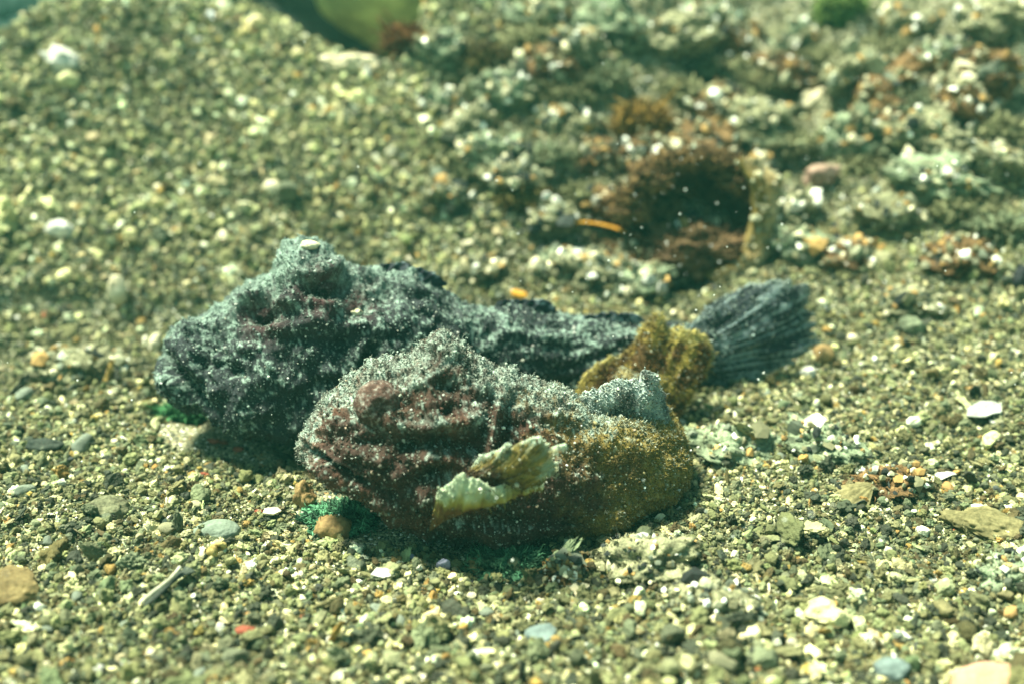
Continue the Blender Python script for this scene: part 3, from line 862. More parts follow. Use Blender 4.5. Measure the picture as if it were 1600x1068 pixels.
# pectoral fin: lower blade and upper fringed lobe, held off the flank
tufted(fin_patch('pectoral_fin', pts([(671, 828, -.640), (705, 806, -.665), (740, 790, -.672), (785, 776, -.668), (850, 767, -.650)]),
    pts([(684, 766, -.690), (698, 755, -.700), (720, 741, -.706), (745, 746, -.704), (768, 760, -.696), (800, 757, -.686), (848, 756, -.664)]),
    50, 180, 0.0026, 9, 0.07, pale_fin, front, 85, 0.018, 0.0016, wav=0.0035), 420, 0.004, 86, 0.9)
tufted(fin_patch('pectoral_fin', pts([(730, 735, -.620), (752, 744, -.650), (776, 751, -.664), (800, 758, -.660)]),
    pts([(750, 712, -.662), (785, 699, -.690), (818, 689, -.702), (850, 687, -.704), (867, 699, -.702), (871, 722, -.698), (863, 742, -.686), (838, 756, -.670)]),
    56, 190, 0.0030, 14, 0.13, fringe_fin, front, 87, 0.024, 0.0022, wav=0.0035), 900, 0.0045, 88, 0.8)
local(front, *parts)

# ------------------------------------------------------------------ gravel: numberless grains as one object
_fx = []
for st in (rear_st, fr):
    a_ = np.array(st)
    _fx.append(pchip(np.arange(len(a_)), a_[:, [0, 1, 4]], np.linspace(0, len(a_) - 1.001, 90)))
FISH_DISCS = np.concatenate(_fx)
_dg = 0.01
_mx, _my = np.meshgrid(np.arange(-1.0, 1.2, _dg), np.arange(-1.0, 0.6, _dg))
FISH_D = np.min([np.hypot(_mx - c[0], _my - c[1]) / max(c[2], 0.01) for c in FISH_DISCS], 0)   # distance over half width

def fish_clear(x, y, margin=0.72):
    i = np.clip(((x + 1.0) / _dg).round().astype(int), 0, FISH_D.shape[1] - 1)
    j = np.clip(((y + 1.0) / _dg).round().astype(int), 0, FISH_D.shape[0] - 1)
    return FISH_D[j, i] > margin

protos = bpy.data.collections.new('grain_shapes')
NSHAPE = 20
for k in range(NSHAPE):
    rng = np.random.default_rng(100 + k)
    crumb = k >= 9
    v, t = icosphere(3 if crumb else 2)
    w = v.copy()
    for _ in range(rng.integers(3, 9)):                    # broken faces
        dn = rng.normal(size=3); dn /= np.linalg.norm(dn)
        h = rng.uniform(0.45, 0.85)
        ex = np.clip(w @ dn - h, 0, None)
        w = w - ex[:, None] * dn * 0.9
    w = w * (1 + 0.20 * fbm(v * 1.6 + 9 * k, 2, 200 + k)[:, None])
    if crumb:                                              # silt bound crumbs: knobbly, with holes
        w = w * (1 + 0.30 * fbm(v * 2.6 + k, 3, 300 + k, 0.6) - 0.45 * np.clip(0.5 - worley(v * 1.9 + k, 400 + k), 0, 1))[:, None]
    asp = np.array([1.0, rng.uniform(0.6, 0.95), rng.uniform(0.42, 0.85)])
    if k in (11, 12): asp = np.array([1.7, 0.45, 0.32])    # rods
    if k in (13, 5): asp = np.array([1.25, 0.85, 0.22])    # flakes
    w = w * asp
    me = mesh_np('grain_%d' % k, w * 0.5, tris=t, smooth=k % 3 != 0)
    me.materials.append(M['gravel'])
    o = bpy.data.objects.new('grain_shape', me)
    protos.objects.link(o)

PAL = np.array([(0.150, 0.145, 0.080), (0.108, 0.122, 0.086), (0.026, 0.031, 0.027), (0.54, 0.49, 0.32), (0.74, 0.73, 0.62), (0.32, 0.20, 0.070), (0.068, 0.050, 0.024), (0.26, 0.08, 0.04), (0.245, 0.245, 0.155)])
PRB = np.array([0.34, 0.17, 0.16, 0.092, 0.034, 0.026, 0.10, 0.0005, 0.125]); PRB /= PRB.sum()

def scatter(n, seed):
    rng = np.random.default_rng(seed)
    x = rng.uniform(-2.1, 2.3, n); y = rng.uniform(-1.15, 2.3, n)
    size = 0.0049 * np.exp(rng.normal(0, 0.62, n))
    size = size * (1 + 0.22 * (1 - sstep(-0.3, 0.3, x)) * sstep(0.3, 0.6, y)) * (1 + 0.2 * (1 - sstep(-0.9, -0.45, y)))
    size = size * (1 - 0.15 * sstep(-0.2, 0.4, x) * sstep(0.3, 0.7, y))
    z = ground_z(x, y)
    p = np.stack([x, y, z], -1)
    px, py, dz = proj(p)
    cy = np.interp(x, CREST_X, CREST_Y)
    soft = sstep(-0.25, 0.15, x) * sstep(0.42, 0.75, y)
    k = (rng.random(n) > 0.45 * soft) & (px > -260) & (px < 1860) & (py > -120) & (py < 1260) & (y < cy + 0.12) & fish_clear(x, y) & (((x - HUSK[0]) / 0.15) ** 2 + ((y - HUSK[1] - 0.0) / 0.10) ** 2 > 1)
    return x[k], y[k], z[k], size[k]

gx_, gy_, gz_, gs_ = scatter(1300000, 3)
n_g = len(gx_)
rng = np.random.default_rng(5)
gz_ = gz_ + gs_ * rng.uniform(-0.35, 0.55, n_g)
kind = rng.choice(len(PAL), n_g, p=PRB)
tone = PAL[kind] * np.exp(rng.normal(0, 0.20, (n_g, 1))) * np.exp(rng.normal(0, 0.05, (n_g, 3)))
pp = np.stack([gx_, gy_, 0 * gx_], -1)
patch = fbm(pp * 4.5, 3, 91)
tone = tone * 0.92 + 0.08 * np.array([0.19, 0.19, 0.105])
tone = tone * (1 + 0.22 * patch[:, None]) * np.array([0.98, 1.0, 0.78])
bank_ = sstep(-0.25, 0.15, gx_) * sstep(0.42, 0.75, gy_)
bright = (kind == 3) | (kind == 4)
tone = np.where((bright & (rng.random(n_g) < 0.6 * bank_))[:, None], np.array([0.17, 0.165, 0.09]), tone) * (1 - 0.15 * bank_)[:, None]
gs_ = np.where(bright & (gx_ < 0) & (gy_ > 0.3), gs_ * 1.25, gs_)
gs_ = np.where(bright, gs_ * rng.uniform(0.75, 1.35, n_g), gs_)
pm = bpy.data.meshes.new('gravel_points')
pm.vertices.add(n_g)
pm.vertices.foreach_set('co', np.stack([gx_, gy_, gz_], -1).astype(np.float32).ravel())
a = pm.attributes.new('tone', 'FLOAT_COLOR', 'POINT')
a.data.foreach_set('color', np.concatenate([np.clip(tone, 0.004, 0.86), np.ones((n_g, 1))], 1).astype(np.float32).ravel())
a = pm.attributes.new('turn', 'FLOAT_VECTOR', 'POINT')
a.data.foreach_set('vector', np.stack([rng.normal(0, 0.6, n_g), rng.normal(0, 0.6, n_g), rng.uniform(0, 6.28, n_g)], -1).astype(np.float32).ravel())
a = pm.attributes.new('size', 'FLOAT', 'POINT')
a.data.foreach_set('value', gs_.astype(np.float32))
a = pm.attributes.new('pick', 'INT', 'POINT')
a.data.foreach_set('value', rng.integers(0, NSHAPE, n_g).astype(np.int32))
gravel = obj('gravel', pm, M['gravel'])
tag(gravel, 'coarse olive, cream and grey gravel covering the whole seabed', 'gravel', kind='stuff')
ng = bpy.data.node_groups.new('scatter_grains', 'GeometryNodeTree')
ng.interface.new_socket('Geometry', in_out='INPUT', socket_type='NodeSocketGeometry')
ng.interface.new_socket('Geometry', in_out='OUTPUT', socket_type='NodeSocketGeometry')
gi, go = ng.nodes.new('NodeGroupInput'), ng.nodes.new('NodeGroupOutput')
ci = ng.nodes.new('GeometryNodeCollectionInfo')
ci.inputs['Collection'].default_value = protos
ci.inputs['Separate Children'].default_value = True
ci.inputs['Reset Children'].default_value = True
ip = ng.nodes.new('GeometryNodeInstanceOnPoints')
ip.inputs['Pick Instance'].default_value = True
def attr_node(name, dt):
    a = ng.nodes.new('GeometryNodeInputNamedAttribute'); a.data_type = dt; a.inputs['Name'].default_value = name
    return [s for s in a.outputs if s.enabled and s.name == 'Attribute'][0]
e2r = ng.nodes.new('FunctionNodeEulerToRotation')
ng.links.new(attr_node('turn', 'FLOAT_VECTOR'), e2r.inputs[0])
ng.links.new(gi.outputs[0], ip.inputs['Points'])
ng.links.new(ci.outputs[0], ip.inputs['Instance'])
ng.links.new(attr_node('pick', 'INT'), ip.inputs['Instance Index'])
ng.links.new(e2r.outputs[0], ip.inputs['Rotation'])
ng.links.new(attr_node('size', 'FLOAT'), ip.inputs['Scale'])
ng.links.new(ip.outputs[0], go.inputs[0])
md = gravel.modifiers.new('scatter', 'NODES')
md.node_group = ng

# ------------------------------------------------------------------ stones, shells and litter
def stone_mesh(name, seed, dims, sub=4, rough=0.16, fine=0.03, chips=5, pits=0.0):
    rng = np.random.default_rng(seed)
    v, t = icosphere(sub)
    w = v.copy()
    for _ in range(chips):
        dn = rng.normal(size=3); dn /= np.linalg.norm(dn)
        h = rng.uniform(0.6, 0.92)
        w = w - np.clip(w @ dn - h, 0, None)[:, None] * dn * 0.85
    w = w * (1 + rough * fbm(v * 1.7 + seed, 3, seed)[:, None] + fine * fbm(v * 9, 3, seed + 1)[:, None])
    if pits:
        w = w * (1 - pits * np.clip(0.5 - worley(v * 3.2 + seed, seed), 0, 1)[:, None] * 2)
    w = w * np.array(dims) * 0.5
    return mesh_np(name, w, tris=t)

def lay(o, p, lift=0.0, rot=(0, 0, 0)):
    o.location = (p[0], p[1], p[2] + lift)
    o.rotation_euler = rot
    return o

def stone(name, px, py, wpx, hpx, mat, label, cat, seed, depth=None, rot=(0, 0, 0), group=None, sub=4, rough=0.16, fine=0.03, chips=5, sink=0.30, pits=0.0):
    """a stone whose middle shows at px, py in the photograph, wpx by hpx pixels"""
    p = ground(px, py + hpx * 0.32)
    s = scale_at(p)
    dims = (wpx * s, (depth or wpx) * s, hpx * s * 1.05)
    sub = min(sub, 3 if wpx < 75 else 4)
    o = obj(name, stone_mesh(name, seed, dims, sub, rough, fine, chips, pits), M[mat])
    lay(o, p, dims[2] * (0.5 - sink), rot)
    return tag(o, label, cat, group)

stone('pebble', 340, 825, 72, 30, 'greenstone', 'smooth flat grey green oval pebble above the yellow coiled shell', 'pebble', 401, 44, (0.1, 0.05, 0.1), rough=0.08, fine=0.015, chips=2)
stone('stone', 522, 822, 62, 50, 'tanrock', 'rough tan brown stone beside the green algae under the brown fish', 'stone', 402, 50, rough=0.14, fine=0.06)
stone('stone', 22, 912, 100, 62, 'brownrock', 'large smooth brown stone half out of view among pale gravel', 'stone', 403, 80, (0, 0.12, 0.3), rough=0.12)
stone('stone', 478, 770, 34, 52, 'tanrock', 'upright crumbly tan lump in front of the black fish', 'stone', 404, 34, rough=0.22, fine=0.09, pits=0.2)
stone('pebble', 497, 822, 26, 16, 'orange', 'tiny orange pebble against the rough tan stone', 'pebble', 405)
stone('pebble', 845, 985, 52, 30, 'bluestone', 'rounded blue grey pebble in the blurred gravel', 'pebble', 406, 44, rough=0.1, fine=0.01)
stone('pebble', 168, 790, 66, 36, 'lump_olive', 'olive grey angular pebble with silt near the flat oval pebble', 'pebble', 407, 50)
stone('stone', 1545, 815, 130, 44, 'yellowstone', 'long yellowish stone with a white chip on top', 'stone', 408, 80, (0, 0.08, -0.35), rough=0.2, fine=0.05)
stone('shell_chip', 1527, 792, 34, 20, 'white', 'white pointed chip on the long yellowish stone', 'shell', 409, 16, (0.5, 0.1, 0), chips=9, rough=0.1)
stone('stone', 1560, 1060, 150, 40, 'salmon', 'flat salmon pink stone at the edge of the gravel', 'stone', 410, 90, rough=0.1, fine=0.02)
stone('stone', 1280, 270, 62, 44, 'pinkstone', 'pinkish oval stone with a shadowed end on the bank', 'stone', 412, 40, (0.1, -0.45, 0.15), rough=0.16, fine=0.05, sink=0.34)
stone('stone', 552, 98, 96, 26, 'cream', 'broken cream coral chunk on the crest of the mound', 'stone', 413, 40, (0, 0.05, 0.1), rough=0.3, fine=0.12)
stone('shell_chip', 575, 113, 18, 26, 'white', 'small white chip against the cream coral chunk', 'shell', 414, 14, chips=8)
stone('stone', 98, 98, 52, 36, 'white', 'bright white lumpy stone on the upper mound', 'stone', 415, 34, (0, 0.3, 0), rough=0.3, fine=0.08, sink=0.1)
stone('stone', 95, 356, 48, 28, 'white', 'flat whitish stone on the mound face', 'stone', 416, 30, rough=0.15)
stone('stone', 186, 458, 30, 48, 'cream', 'upright cream pebble at the foot of the mound', 'stone', 417, 24, rough=0.12, sink=0.1)
stone('pebble', 425, 292, 30, 28, 'cream', 'pale rounded cream pebble on the mound above the black fish', 'pebble', 418, 24)
stone('pebble', 243, 538, 22, 34, 'cream', 'cream pebble touching the snout of the black fish', 'pebble', 419, 18, (0, 0.35, 0), sink=0.1)
stone('pebble', 1425, 505, 40, 30, 'lump_green', 'mossy green grey pebble on the slope behind the tail', 'pebble', 420)
stone('stone', 1285, 550, 36, 30, 'tanrock', 'tan pebble just off the black tail fin', 'stone', 421, rough=0.1)
stone('shell_chip', 1262, 580, 28, 26, 'white', 'bright white chip below the black tail fin', 'shell', 422, 16, (0.3, 0.5, 0), chips=9)
stone('pebble', 1125, 415, 34, 30, 'white', 'round white pebble at the mouth of the brown hollow', 'pebble', 423, 26, sink=0.1)
stone('shell_chip', 812, 460, 34, 15, 'orange', 'orange tan chip behind the back of the black fish', 'shell', 424, 16, (0, 0.25, 0))
stone('stone', 752, 880, 44, 30, 'brownrock', 'small brown stone under the pectoral fin', 'stone', 431, 30, rough=0.2, fine=0.08)
stone('pebble', 1392, 1040, 56, 40, 'bluestone', 'dark grey green pebble blurred in the lowest gravel', 'pebble', 432, 44, rough=0.1)
stone('pebble', 70, 692, 60, 22, 'darkleaf', 'thin dark grey slab lying on the pale gravel', 'pebble', 433, 30, rough=0.12)
stone('pebble', 1175, 935, 26, 20, 'white', 'white oval pebble beside the blurred olive lump', 'pebble', 435, 18, chips=2)
stone('red_chip', 385, 984, 38, 22, 'redchip', 'bright red orange chip in the blurred gravel', 'chip', 436, 20, chips=8)
stone('red_chip', 404, 797, 14, 7, 'redchip', 'tiny red chip above the flat oval pebble', 'chip', 437, 8)
stone('red_chip', 318, 740, 16, 8, 'redchip', 'tiny red sliver out from the black chin', 'chip', 438, 8)
for k, (x, y, w, h) in enumerate([(332, 688, 26, 9), (350, 690, 16, 8), (372, 700, 18, 8)]):
    stone('red_chip', x, y, w, h, 'redchip', 'rusty crumb in the shade under the black chin', 'chip', 440 + k, 9, group='rusty crumbs under the chin')
stone('shell_chip', 636, 868, 28, 14, 'lavender', 'pale lavender chip below the brown chin', 'shell', 445, 12, chips=8)
stone('shell_chip', 692, 880, 24, 34, 'lavender', 'glassy lavender chip under the pectoral fin', 'shell', 446, 12, (0.3, 0.2, 0), chips=8)

# pebble lying on the black fish's head knob
c0, n0 = surf_at(rear_P, rear_n, 484, 386)
o = obj('pebble', stone_mesh('head_pebble', 450, (0.040, 0.022, 0.018), 3, 0.1, 0.03, 4), M['cream'])
lay(o, c0 + np.array([0, 0, 0.004]), 0, (0, 0.05, 0.1)); tag(o, 'cream oblong pebble resting on top of the black head', 'pebble')
c0, n0 = surf_at(rear_P, rear_n, 558, 489)
o = obj('pebble', stone_mesh('cheek_pebble', 451, (0.024, 0.014, 0.013), 3, 0.1, 0.03, 4), M['cream'])
lay(o, c0, 0, (0, 0.3, 0.1)); tag(o, 'tiny cream grain caught behind the eye of the black fish', 'pebble')

# flat shards and valves
def valve(name, px, py, wpx, lpx, mat, label, rot, cup=0.35, seed=0, thick=0.08, ribs=9):
    """half shell: a curved ribbed sheet with thickness"""
    p = ground(px, py)
    s = scale_at(p)
    nu, nv = 26, 44
    u = np.linspace(0.02, 1, nu)[:, None]; a = np.linspace(-1.25, 1.25, nv)[None]
    rr = u * (1 + 0.05 * np.cos(a * ribs * 2.2))
    x = rr * np.sin(a) * 0.62; y = rr * np.cos(a) - 0.35
    z = cup * (1 - (x / 0.62) ** 2) * (1 - u ** 2) + 0.02 * np.cos(a * ribs * 2.2) * u
    A = np.stack([x * wpx * s, y * lpx * s, z * wpx * s], -1)
    B = A - np.array([0, 0, thick * wpx * s * 0.5])
    idx = np.arange(nu * nv).reshape(nu, nv); o_ = nu * nv
    q = np.stack([idx[:-1, :-1], idx[:-1, 1:], idx[1:, 1:], idx[1:, :-1]], -1).reshape(-1, 4)
    loop = np.concatenate([idx[0, :-1], idx[:-1, -1], idx[-1, :0:-1], idx[:0:-1, 0]]); nxt = np.roll(loop, -1)
    me = mesh_np(name, np.concatenate([A.reshape(-1, 3), B.reshape(-1, 3)]), np.concatenate([q, q[:, ::-1] + o_, np.stack([nxt, loop, loop + o_, nxt + o_], -1)]))
    o = obj(name, me, M[mat])
    lay(o, p, -0.004, rot)
    return tag(o, label, 'shell')

valve('half_shell', 905, 922, 46, 40, 'cream', 'pale fan shaped half shell in front of the fish', (0.15, 0.1, 1.2), 0.4)
valve('half_shell', 1340, 775, 90, 60, 'yellowstone', 'low yellowish cupped shell in the open gravel', (0.1, 0.0, 1.5), 0.3)
valve('half_shell', 1345, 795, 44, 46, 'darkleaf', 'dark upturned shell fragment beside the low yellowish shell', (-0.9, 0.2, 0.2), 0.3)
valve('half_shell', 1480, 745, 50, 26, 'white', 'white half shell by the dark brown lump', (0.2, 0.3, 0.7), 0.3)

def shard(name, px, py, outline, thick, mat, label, cat, tilt=(0, 0, 0), lift=0.012):
    """a thin broken slab from an outline in pixels about its middle, given real thickness and laid on the ground"""
    p = ground(px, py)
    s = scale_at(p)
    c = np.array(outline, float) * s
    m = len(c)
    top = np.concatenate([c, np.full((m, 1), thick * s)], 1); bot = np.concatenate([c * 0.96, np.zeros((m, 1))], 1)
    ctr = np.array([[c[:, 0].mean(), c[:, 1].mean(), thick * s * 1.5], [c[:, 0].mean(), c[:, 1].mean(), -thick * s * 0.2]])
    k = np.arange(m); j = (k + 1) % m
    t = np.concatenate([np.stack([k, j, np.full(m, 2 * m)], 1), np.stack([j + m, k + m, np.full(m, 2 * m + 1)], 1), np.stack([k, k + m, j], 1), np.stack([j, k + m, j + m], 1)])
    o = obj(name, mesh_np(name, np.concatenate([top, bot, ctr]), tris=t, smooth=False), M[mat])
    lay(o, p, lift, tilt)
    return tag(o, label, cat)

shard('shell_shard', 1533, 652, [(-30, -8), (-18, -13), (-4, -16), (10, -12), (24, -12), (32, 2), (27, 12), (20, 16), (4, 19), (-12, 12), (-22, 6)], 3, 'shardgrey', 'flat pale grey shard lying on the open slope', 'shell', (0.25, -0.12, 0.1), 0.016)
shard('shell_shard', 600, 905, [(-20, -8), (0, -12), (18, -4), (14, 10), (-12, 10)], 3, 'white', 'thin white shard in the gravel before the brown fish', 'shell', (0.1, 0.1, 0))
shard('shell_shard', 425, 548 + 260, [(-14, -5), (2, -9), (15, -2), (10, 8), (-10, 7)], 3, 'cream', 'thin cream shard between flat oval pebble and tan stone', 'shell', (0.15, 0.1, 0.3))

# coiled snail shell
def snail(px, py, wpx, mat, label, rot, turns=2.6, seed=0):
    p = ground(px, py + wpx * 0.3)
    R = wpx * scale_at(p) * 0.5
    nu, nv = 150, 20
    th = np.linspace(0, turns * 2 * np.pi, nu)
    g = np.exp(0.16 * (th - th[-1]))
    rad = 0.56 * g; tube = 0.46 * g
    a = np.linspace(0, 2 * np.pi, nv, endpoint=False)
    rr = rad[:, None] + tube[:, None] * np.cos(a)[None]
    x = rr * np.cos(th)[:, None]; y = rr * np.sin(th)[:, None]
    z = tube[:, None] * np.sin(a)[None] * 0.95 + 0.75 * (1 - g)[:, None]
    P = np.stack([x, y, z], -1) * R
    P *= 1 + 0.03 * np.sin(th * 7)[:, None, None]
    v, q, t = close_tube(P)
    o = obj('snail_shell', mesh_np('snail_shell', v, q, t), M[mat])
    lay(o, p, R * 0.45, rot)
    return tag(o, label, 'shell')
snail(345, 856, 46, 'shellyellow', 'yellow coiled snail shell below the flat oval pebble', (-0.9, 0.25, 0.6))
snail(1268, 152, 54, 'cream', 'pale coiled snail shell in a dark nook of the bank', (-1.0, 0.2, 2.0))

# pointed screw shell
p = ground(1192, 92); s = scale_at(p)
th = np.linspace(0, 1, 90); a = np.linspace(0, 2 * np.pi, 20, endpoint=False)
r = (0.012 + 0.30 * th) * (1 + 0.14 * np.cos(th * 2 * np.pi * 6))
P = np.stack([r[:, None] * np.cos(a)[None], r[:, None] * np.sin(a)[None], (1 - th)[:, None] * np.ones(20)[None]], -1) * 46 * s
v, q, t = close_tube(P)
o = obj('screw_shell', mesh_np('screw_shell', v, q, t), M['cream']); lay(o, p, -0.004, (0.25, -0.5, 0))
tag(o, 'cream pointed screw shell standing up from the bank', 'shell')

# sticks and blades: tapered, bent tubes between points in the scene
def tube_mesh(name, path, r0, r1, flat=1.0, nv=9, knob=0.1, seed=0, n=40):
    c = pchip(np.linspace(0, 1, len(path)), np.array(path, float), np.linspace(0, 1, n))
    tg = np.gradient(c, axis=0); tg /= np.linalg.norm(tg, axis=1, keepdims=True)
    up = np.array([0, 0, 1.0]) + 0.01
    s = np.cross(tg, up); s /= np.linalg.norm(s, axis=1, keepdims=True)
    b = np.cross(s, tg)
    a = np.linspace(0, 2 * np.pi, nv, endpoint=False)
    r = np.linspace(r0, r1, n) * (1 + knob * noise(np.stack([np.linspace(0, 9, n), np.zeros(n), np.full(n, seed + .5)], -1), seed))
    P = c[:, None] + s[:, None] * (r[:, None] * np.cos(a)[None])[..., None] + b[:, None] * (r[:, None] * np.sin(a)[None] * flat)[..., None]
    v, q, t = close_tube(P)
    return mesh_np(name, v, q, t)

def gpath(lst, lift=0.01):
    out = []
    for q in lst:
        g = ground(q[0], q[1]) if len(q) == 2 else at_y(q[0], q[1], q[2])
        out.append(g + np.array([0, 0, lift if len(q) == 2 else 0]))
    return out

def centre(o):
    """move the origin of a mesh written in world space to its lowest middle"""
    me = o.data
    v = np.zeros(len(me.vertices) * 3, np.float32); me.vertices.foreach_get('co', v); v = v.reshape(-1, 3)
    c = (v.min(0) + v.max(0)) / 2; c[2] = v[:, 2].min()
    me.vertices.foreach_set('co', (v - c).ravel()); me.update()
    o.location = c
    return o

s0 = scale_at(ground(945, 356))
BLADE_Y = ground(np.array([893., 925, 955, 978, 1000]), np.array([392., 394, 398, 404, 410]))[:, 1]
centre(tag(obj('orange_algae', tube_mesh('orange_blade', [g_ + np.array([0, 0, 0.0]) for g_ in at_y(np.array([893., 925, 955, 978, 1000]), np.array([347., 349, 355, 362, 370]), BLADE_Y)], 3.5 * s0, 6 * s0, 0.5, seed=1), M['orange']), 'bright orange blade lying at the edge of the brown hollow', 'algae'))
s0 = scale_at(ground(1550, 185))
centre(tag(obj('stick', tube_mesh('pale_stick', gpath([(1512, 212), (1540, 188), (1568, 165), (1592, 146)], 0.022), 4.5 * s0, 8 * s0, seed=2, knob=0.25), M['stick']), 'pale bleached stick lying up the bank', 'stick'))
s0 = scale_at(ground(1225, 200))
centre(tag(obj('stick', tube_mesh('thin_stem', gpath([(1212, 232), (1222, 205), (1238, 178)], 0.025), 2.5 * s0, 1.5 * s0, seed=3), M['stick']), 'thin pale stem poking up by the pinkish stone', 'stick'))
s0 = scale_at(ground(1300, 345))
centre(tag(obj('stick', tube_mesh('dark_sliver', gpath([(1304, 352), (1306, 368), (1312, 392)], 0.004), 4 * s0, 8 * s0, 0.6, seed=4), M['black']), 'black splinter lying downslope of the pinkish stone', 'stick'))
s0 = scale_at(ground(1590, 440))
stone('stone', 1590, 438, 26, 44, 'black', 'black angular stone on the open slope', 'stone', 460, 20, sink=0.15)
s0 = scale_at(ground(265, 930))
litter = [('leaf_litter', [(228, 962), (248, 945), (270, 922), (300, 905)], 3.0, 12, 0.25, 'darkleaf', 'dark torn leaf standing in the lower gravel'),
          ('stick', [(225, 968), (245, 950), (268, 932), (285, 912)], 3.5, 3, 1.0, 'stick', 'grey twig leaning on the dark torn leaf')]
for k, (nm, pth, r0, r1, fl, mt, lb) in enumerate(litter):
    centre(tag(obj(nm, tube_mesh('litter%d' % k, gpath(pth, 0.02 + 0.012 * k), r0 * s0, r1 * s0, fl, seed=5 + k, knob=0.3), M[mt]), lb, 'litter' if k == 0 else 'stick'))

# ------------------------------------------------------------------ algae tufts
def tuft(name, px, py, wpx, hpx, count, c1, c2, label, seed, length=12, rad=1.1, lift=0.5, cat='algae', group=None):
    p = ground(px, py + hpx * 0.35); s = scale_at(p)
    v, t = icosphere(3)
    w = v * (1 + 0.45 * fbm(v * 2.2 + seed, 3, seed)[:, None]) * np.array([wpx * s * 0.5, wpx * s * 0.32, hpx * s * 0.5])
    rt = bpy.data.objects.new(name, None); COL.objects.link(rt); rt.location = p; rt.empty_display_size = 0.02
    tag(rt, label, cat, group)
    core = mesh_np('core', w + np.array([0, 0, hpx * s * 0.25 * lift]), tris=t)
    cc = mix(np.broadcast_to(np.array(c1), w.shape), np.array(c2), sstep(-0.5, 0.5, fbm(v * 5, 3, seed + 1)))
    set_col(core, cc)
    obj('holdfast', core, M['skin'], rt)
    me = filaments(w[:, None] + np.array([0, 0, hpx * s * 0.25 * lift]), v[:, None], cc[:, None], count, sstep(-0.6, 0.2, v[:, 2]) + 0.05, length * s, rad * s, seed, 'filaments', 0.5)
    tag(obj('filaments', me, M['hair'], rt), kind='stuff')
    return rt

GRN1, GRN2 = (0.014, 0.038, 0.020), (0.075, 0.19, 0.10)
tuft('green_algae', 545, 800, 120, 42, 3000, GRN1, (0.085, 0.23, 0.12), 'bright green algae tuft under the chin of the brown fish', 501, 7, 1.2)
tuft('green_algae', 800, 868, 120, 36, 2200, GRN1, GRN2, 'green algae tuft in the shade under the brown belly', 502, 10, 1.2)
tuft('green_algae', 285, 640, 60, 34, 700, (0.012, 0.05, 0.018), (0.06, 0.19, 0.07), 'dark green algae tuft under the black snout', 503, 9, 1.1)
OCH1, OCH2 = (0.06, 0.035, 0.008), (0.20, 0.12, 0.025)
tuft('brown_algae', 1005, 185, 70, 44, 900, OCH1, OCH2, 'ochre brown algae tuft on the bank above the hollow', 504, 16, 1.6)
tuft('brown_algae', 635, 62, 44, 46, 600, (0.05, 0.02, 0.008), (0.17, 0.07, 0.02), 'rusty brown algae tuft beside the yellow green boulder', 505, 14, 1.6)
tuft('green_algae', 1312, 12, 46, 50, 900, (0.06, 0.10, 0.02), (0.15, 0.21, 0.06), 'light green algae tuft high on the bank', 506, 18, 2.0)
tuft('brown_algae', 757, 92, 54, 50, 700, (0.02, 0.015, 0.006), (0.11, 0.09, 0.03), 'dark olive algae tuft by the deep gap', 507, 16, 1.6)
tuft('brown_algae', 815, 305, 60, 30, 600, OCH1, (0.16, 0.14, 0.05), 'olive algae tuft behind the back of the black fish', 508, 12, 1.4)

# ------------------------------------------------------------------ rubble on the bank: silt covered lumps with shaggy growth
def rubble(px, py, wpx, hpx, kind, seed, own=None, cat='rubble'):
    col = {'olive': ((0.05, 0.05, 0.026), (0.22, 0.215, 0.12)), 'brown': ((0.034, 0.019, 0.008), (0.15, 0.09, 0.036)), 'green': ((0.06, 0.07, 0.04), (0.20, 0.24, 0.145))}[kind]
    what = ('big ' if wpx >= 80 else 'small ' if wpx <= 60 else '') + {'olive': 'olive silt covered rubble lump', 'brown': 'dark brown rubble lump', 'green': 'grey green mossy rubble lump'}[kind]
    label, near = by_landmark(px, py, what)
    p = ground(px, py + hpx * 0.3); s = scale_at(p)
    v, t = icosphere(4 if wpx > 85 else 3)
    f = fbm(v * 1.8 + seed * 1.7, 3, seed)
    w = v * (1 + 0.38 * f + 0.16 * fbm(v * 6, 3, seed + 1) - 0.30 * np.clip(0.45 - worley(v * 2.3 + seed, seed), 0, 1))[:, None]
    w = w * np.array([wpx * s * 0.70, wpx * s * 0.52, hpx * s * 0.80])
    rt = bpy.data.objects.new('rubble_lump', None); COL.objects.link(rt); rt.location = p; rt.empty_display_size = 0.02
    rt.rotation_euler = (0, random.uniform(-.3, .3), random.uniform(-.5, .5))
    tag(rt, own or label, cat, None if own else kind + ' rubble lumps by ' + near)
    up = np.array([0, 0, hpx * s * 0.16])
    me = mesh_np('lump', w + up, tris=t)
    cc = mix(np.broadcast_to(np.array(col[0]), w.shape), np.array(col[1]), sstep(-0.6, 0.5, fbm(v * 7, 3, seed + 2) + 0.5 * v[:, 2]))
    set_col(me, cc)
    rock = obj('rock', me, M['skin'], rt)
    fl = filaments((w + up)[:, None], v[:, None], cc[:, None], 340, sstep(-0.5, 0.3, v[:, 2]) + 0.02, 5 * s, 1.2 * s, seed + 3, 'growth', 0.5)
    tag(obj('growth', fl, M['hair'], rock), kind='stuff')
    gr = grit((w + up)[:, None], v[:, None], 130, sstep(-0.4, 0.4, v[:, 2]) + 0.02, 4.0 * s, seed + 4, 'grit', [tuple(c) for c in PAL[[0, 0, 1, 2, 3, 4, 5, 8]]])
    tag(obj('grit', gr, M['hair'], rock), kind='stuff')

